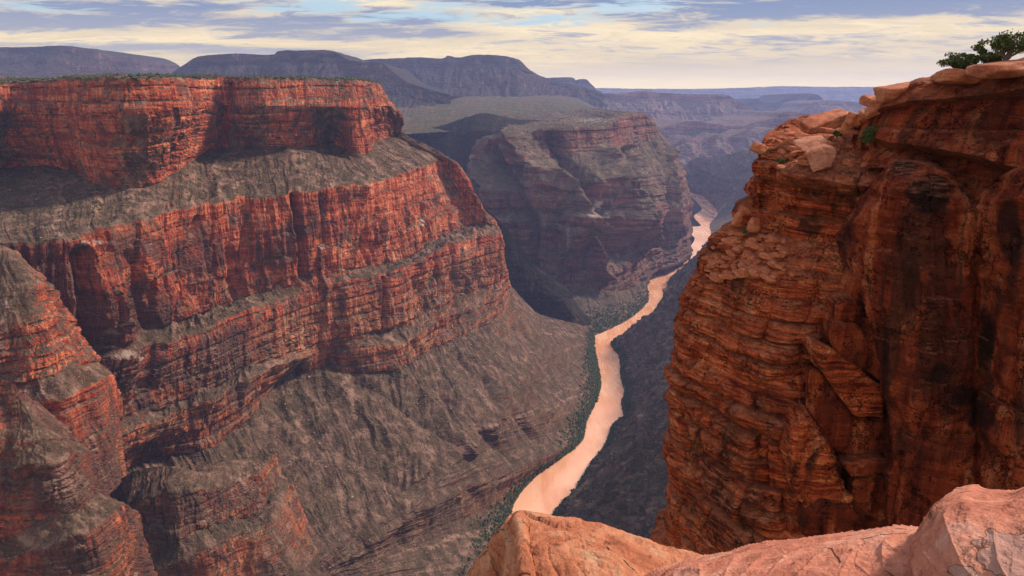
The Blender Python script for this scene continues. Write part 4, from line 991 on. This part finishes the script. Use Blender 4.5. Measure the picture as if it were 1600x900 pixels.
f2 = [
  [D(960,960,4.6), D(1010,925,4.4), D(1062,905,4.3), D(1110,895,4.2), D(1175,880,4.1), D(1240,870,4.0), D(1320,862,3.9), D(1385,855,3.8), D(1440,860,3.7), D(1540,860,3.6)],
  [D(965,935,3.9), D(1010,899,3.8), D(1062,882,3.7), D(1110,873,3.65), D(1175,859,3.55), D(1240,849,3.45), D(1320,840,3.35), D(1385,829,3.25), D(1440,832,3.15), D(1540,835,3.0)],
  [D(975,985,3.3), D(1020,935,3.2), D(1065,905,3.15), D(1112,892,3.1), D(1175,878,3.05), D(1240,868,3.0), D(1320,858,2.9), D(1385,848,2.85), D(1440,850,2.8), D(1540,860,2.7)],
  [D(980,1080,2.7), D(1025,1000,2.7), D(1070,975,2.65), D(1115,960,2.6), D(1175,950,2.55), D(1240,945,2.5), D(1320,940,2.45), D(1385,935,2.4), D(1440,935,2.4), D(1540,940,2.3)],
  [D(1000,1250,2.2), D(1030,1180,2.2), D(1070,1150,2.15), D(1115,1150,2.1), D(1175,1150,2.05), D(1240,1150,2.0), D(1320,1150,1.95), D(1385,1150,1.9), D(1440,1150,1.9), D(1540,1150,1.85)]]
o = loft('foreground_rock', widen(f2, False), wts((0,.5),(0,.5),(0,.4),(0,.8),(0,1),(0,1)), M_PINK, disp_fore(2), step=1.3, curve_rows=True)
tag(o, 'smooth salmon-pink slab sloping along the bottom edge of the picture', 'rock', 'foreground rocks at the viewpoint', 'thing')
f3 = [
  [D(1405,910,3.5), D(1425,880,3.4), D(1445,850,3.35), D(1470,815,3.3), D(1503,800,3.3), D(1530,805,3.25), D(1570,805,3.2), D(1620,790,3.1), D(1700,770,3.0), D(1800,760,2.9)],
  [D(1412,890,2.9), D(1425,845,2.85), D(1437,820,2.85), D(1462,788,2.85), D(1502,771,2.85), D(1527,777,2.8), D(1567,778,2.75), D(1605,765,2.7), D(1700,740,2.6), D(1800,730,2.5)],
  [D(1412,930,2.55), D(1426,868,2.55), D(1440,842,2.55), D(1468,808,2.55), D(1504,788,2.55), D(1530,793,2.5), D(1568,795,2.45), D(1608,785,2.4), D(1700,765,2.3), D(1800,760,2.2)],
  [D(1412,1020,2.2), D(1428,960,2.2), D(1450,930,2.15), D(1480,905,2.1), D(1510,890,2.1), D(1540,888,2.05), D(1575,888,2.0), D(1615,880,2.0), D(1700,870,1.9), D(1800,870,1.85)],
  [D(1415,1200,1.8), D(1430,1160,1.8), D(1450,1140,1.75), D(1485,1130,1.7), D(1515,1120,1.7), D(1545,1120,1.65), D(1580,1120,1.65), D(1620,1120,1.6), D(1700,1120,1.55), D(1800,1120,1.5)]]
o = loft('foreground_rock', widen(f3), wts((0,.5),(0,.5),(0,.5),(0,.9),(0,1),(0,1)), M_PINK, disp_fore(3, 0.75), step=1.3, curve_rows=True, attr=dict(patch=patch_at([(1602,862,76,36),(1500,892,26,16)])))
tag(o, 'rounded pink boulder with a peeling grey patch in the bottom right corner', 'rock', 'foreground rocks at the viewpoint', 'thing')

# ------------------------------------------------------------------ plants
def tube(pts, rad, seg=6):
    pts = np.array(pts, float); n = len(pts); vs = []; 
    for i in range(n):
        d = pts[min(i + 1, n - 1)] - pts[max(i - 1, 0)]; d /= np.linalg.norm(d) + 1e-9
        a = np.cross(d, (0.3, 0.9, 0.2)); a /= np.linalg.norm(a) + 1e-9; b = np.cross(d, a)
        for k in range(seg):
            t = 2 * math.pi * k / seg; vs.append(pts[i] + (a * math.cos(t) + b * math.sin(t)) * rad[i])
    fs = [[i * seg + k, i * seg + (k + 1) % seg, (i + 1) * seg + (k + 1) % seg, (i + 1) * seg + k] for i in range(n - 1) for k in range(seg)]
    return vs, fs
def leaves(centers, radii, per, size, r):
    V_, F_ = [], []
    for c, rd in zip(centers, radii):
        for _ in range(per):
            d = np.array([r.gauss(0, 1) for _ in range(3)]); d /= np.linalg.norm(d); q = c + d * np.array(rd) * (r.random() ** 0.4)
            a = np.array([r.gauss(0, 1) for _ in range(3)]); a /= np.linalg.norm(a)
            b = np.cross(a, [r.gauss(0, 1) for _ in range(3)]); b /= np.linalg.norm(b)
            s = size * r.uniform(0.6, 1.4); i = len(V_)
            V_ += [q - a * s, q + b * s * 0.55, q + a * s, q - b * s * 0.55]; F_.append([i, i + 1, i + 2, i + 3])
    return V_, F_
def bush_tree(name, cat, label, base, w_, h_, seed, trunk=True, clumps=26, per=70, leaf=0.09, lean=0.0, group=None, depth=0.8, mat=None):
    r = random.Random(seed)
    root = bpy.data.objects.new(name, None); C.objects.link(root); root.location = base
    tag(root, label, cat, group, 'thing')
    tv, tf = [], []
    cs, rs = [], []
    n = 9 if trunk else 6
    for k in range(n):
        an = 2 * math.pi * k / n + r.uniform(-.3, .3); rr = r.uniform(0.25, 1) * w_ / 2
        top = np.array([math.cos(an) * rr + lean * h_, math.sin(an) * rr * depth, h_ * (r.uniform(0.5, 0.92) if trunk else r.uniform(0.25, 0.8))])
        st = np.array([lean * h_ * .2 if k else 0, 0, h_ * (0.22 if trunk else 0.05)])
        mid_ = (st + top) / 2 + np.array([r.uniform(-.1, .1) * w_, r.uniform(-.1, .1) * w_, 0])
        v, f = tube([st, mid_, top], [h_ * .035, h_ * .022, h_ * .008], 5)
        o_ = len(tv); tv += v; tf += [[i + o_ for i in q] for q in f]
        for _ in range(max(1, clumps // n)):
            tt = r.uniform(0.5 if trunk else 0.1, 1.05); c = st + (top - st) * tt + np.array([r.gauss(0, .10) * w_, r.gauss(0, .10) * w_, r.gauss(0, .07) * h_])
            cs.append(c); q = r.uniform(.09, .17); rs.append((w_ * q * 1.1, w_ * q * 1.1, h_ * q * 0.9))
    v, f = tube([(0, 0, -.3), (lean * h_ * .1, 0, h_ * .12), (lean * h_ * .25, 0, h_ * .3)], [h_ * .07, h_ * .055, h_ * .04], 7)
    o_ = len(tv); tv += v; tf += [[i + o_ for i in q] for q in f]
    mesh_obj('trunk' if trunk else 'stem', tv, tf, M_BARK, root)
    V_, F_ = leaves(cs, rs, per, leaf, r)
    mesh_obj('crown' if trunk else 'foliage', V_, F_, mat or M_LEAF, root, smooth=False)
    return root
bush_tree('juniper_tree', 'tree', 'leaning juniper with an open crown at the right end of the skyline', D(1566,106,56), 4.0, 2.9, 1, lean=0.12, clumps=50, per=80, leaf=.10, group='junipers on the right rim')
bush_tree('juniper_tree', 'tree', 'bushy juniper with visible twisted limbs, middle of the skyline group', D(1542,112,57), 3.0, 2.2, 2, lean=-0.1, clumps=34, per=70, leaf=.10, group='junipers on the right rim')
bush_tree('juniper_tree', 'tree', 'low spreading juniper at the left end of the skyline group', D(1497,121,58.5), 3.4, 1.9, 3, lean=-0.05, clumps=50, per=90, leaf=.09, group='junipers on the right rim')
bush_tree('shrub', 'shrub', 'dark green rounded shrub tucked under the left end of the cap cliff', D(1358,222,63.5), 2.2, 2.6, 4, trunk=False, clumps=40, per=110, leaf=.08, group='shrubs on the right rim')
bush_tree('shrub', 'shrub', 'small grey-green shrub in front of the long tilted slab', D(1308,212,69), 1.5, 1.1, 5, trunk=False, clumps=20, per=70, leaf=.07, group='shrubs on the right rim')
bush_tree('shrub', 'shrub', 'small green shrub left of the pale tilted slab', D(1222,258,69.5), 1.3, 1.2, 6, trunk=False, clumps=20, per=60, leaf=.07, group='shrubs on the right rim')
bush_tree('shrub', 'shrub', 'tiny green shrub on the rubble shelf of the nose', D(1163,364,70.5), 0.9, 0.6, 8, trunk=False, clumps=12, per=50, leaf=.06, group='shrubs on the right rim')

# ------------------------------------------------------------------ scattered scrub and rocks (nobody could count them)
def scatter(name, label, body, region, n, size, mat, seed, leafy=True, flat=0.6):
    """small lumps on the surface of a body wherever region(px, py, row) > random"""
    P, w_, u = BODIES[body]
    q = PJ.setdefault(body, proj(P).reshape(-1, 3)).reshape(P.shape)
    r = np.random.RandomState(seed)
    gu = np.gradient(P, axis=1); gv = np.gradient(P, axis=0)
    nn = np.cross(gu, gv); area = np.linalg.norm(nn, axis=2); nz = np.abs(nn[..., 2]) / np.maximum(area, 1e-9)
    wgt = region(q[..., 0], q[..., 1], w_['v'], nz) * area
    inside = (q[..., 0] > -30) & (q[..., 0] < 1630) & (q[..., 1] > -20) & (q[..., 1] < 930)
    wgt = np.where(inside, wgt, 0).ravel(); wgt /= wgt.sum()
    idx = r.choice(len(wgt), n, p=wgt)
    d, f = OCT
    if leafy:      # ragged clump of small faces
        base = r.randn(14, 3); base /= np.linalg.norm(base, axis=1, keepdims=True)
    c = P.reshape(-1, 3)[idx]
    s = size[0] + (size[1] - size[0]) * r.rand(n) ** 2.2
    c = c + (r.rand(n, 3) - 0.5) * s[:, None] * 1.5 * np.array([1, 1, 0])
    jit = r.uniform(0.62, 1.30, (n, len(d), 1))
    v = d[None] * np.array([1.1, 1.1, 1.1]) * jit * s[:, None, None] * np.array([1, 1, flat]) + c[:, None] + np.array([0, 0, 0.25]) * s[:, None, None]
    fa = (f[None] + (np.arange(n) * len(d))[:, None, None]).reshape(-1, 3)
    o = mesh_obj(name, v.reshape(-1, 3), fa, mat, smooth=False)
    tag(o, label, None, None, 'stuff')
    return o
CW = left.name
sm = lambda x, a, b: np.clip((x - a) / (b - a), 0, 1)
scatter('plateau_scrub', 'dark pinyon scrub along the plateau edge above the red wall', CW, lambda x, y, v, nz: (v < 1.02) * (v > 0.3) * (x < 640) * (0.1 + sm(v, .5, 1) ** 3), 3800, (2.0, 5.0), M_SCRUB, 1, flat=.8)
scatter('bench_scrub', 'low scrub dotted over the benches of the left wall', CW, lambda x, y, v, nz: ((v > 2.9) & (v < 4.05)) * sm(nz, .3, .7) + ((v > 4.9) & (v < 6.1)) * sm(nz, .3, .6) * .6, 5200, (0.8, 2.6), M_SCRUB, 2)
scatter('talus_scrub', 'grey-green scrub dotted over the talus slope', CW, lambda x, y, v, nz: (v > 8.9) * (v < 12) * sm(nz, .3, .8), 9000, (0.7, 2.3), M_SCRUB, 3)
scatter('talus_rocks', 'pale boulders strewn on the talus slope', CW, lambda x, y, v, nz: (v > 8.9) * (v < 12) * sm(nz, .3, .8) + ((v > 3) & (v < 4)) * .3, 2600, (0.6, 3.0), M_TALUS, 4)
scatter('riverside_thicket', 'dark green thicket along the left bank of the river', CW, lambda x, y, v, nz: ((v > 11.72) & (v < 12.02)) * sm(v, 11.7, 12.0) ** 2, 9000, (1.5, 4.5), M_RIPAR, 5, flat=.9)
scatter('riverside_thicket', 'dark green thicket along the right bank of the river', bank.name, lambda x, y, v, nz: ((v > 1.8) & (v < 3.02)) * sm(v, 1.8, 2.7) ** 2, 6500, (1.5, 4.5), M_RIPAR, 6, flat=.9)
scatter('bank_rocks', 'grey rocks on the dark right bank slope', bank.name, lambda x, y, v, nz: (v < 2.4) * 1.0, 3000, (0.8, 3.2), M_TALUS, 7)
scatter('far_thicket', 'green thicket on the inside bend below the headland', mid.name, lambda x, y, v, nz: ((v > 6.4) & (v < 7.02)) * sm(v, 6.4, 6.9), 5000, (2.5, 6.0), M_RIPAR, 8, flat=.9)
scatter('headland_scrub', 'scrub dotted over the terraces of the headland', mid.name, lambda x, y, v, nz: (v < 6) * sm(nz, .4, .8), 6000, (2.0, 4.5), M_SCRUB, 9)

# ------------------------------------------------------------------ haze
hz = bpy.data.meshes.new('haze')
bm = bmesh.new(); bmesh.ops.create_cube(bm, size=1); bm.to_mesh(hz); bm.free()
ho = bpy.data.objects.new('haze', hz); C.objects.link(ho)
ho.location = (0, 11000, -240); ho.scale = (52000, 24400, 1400)
m = bpy.data.materials.new('haze_air'); m.use_nodes = True; m.node_tree.nodes.clear()
pv = m.node_tree.nodes.new('ShaderNodeVolumePrincipled'); mo = m.node_tree.nodes.new('ShaderNodeOutputMaterial')
pv.inputs['Color'].default_value = (0.40, 0.51, 1.0, 1); pv.inputs['Density'].default_value = 4.4e-5
pv.inputs['Anisotropy'].default_value = 0.1
m.node_tree.links.new(pv.outputs[0], mo.inputs['Volume'])
hz.materials.append(m)
tag(ho, 'thin blue evening haze filling the canyon', None, None, 'stuff')
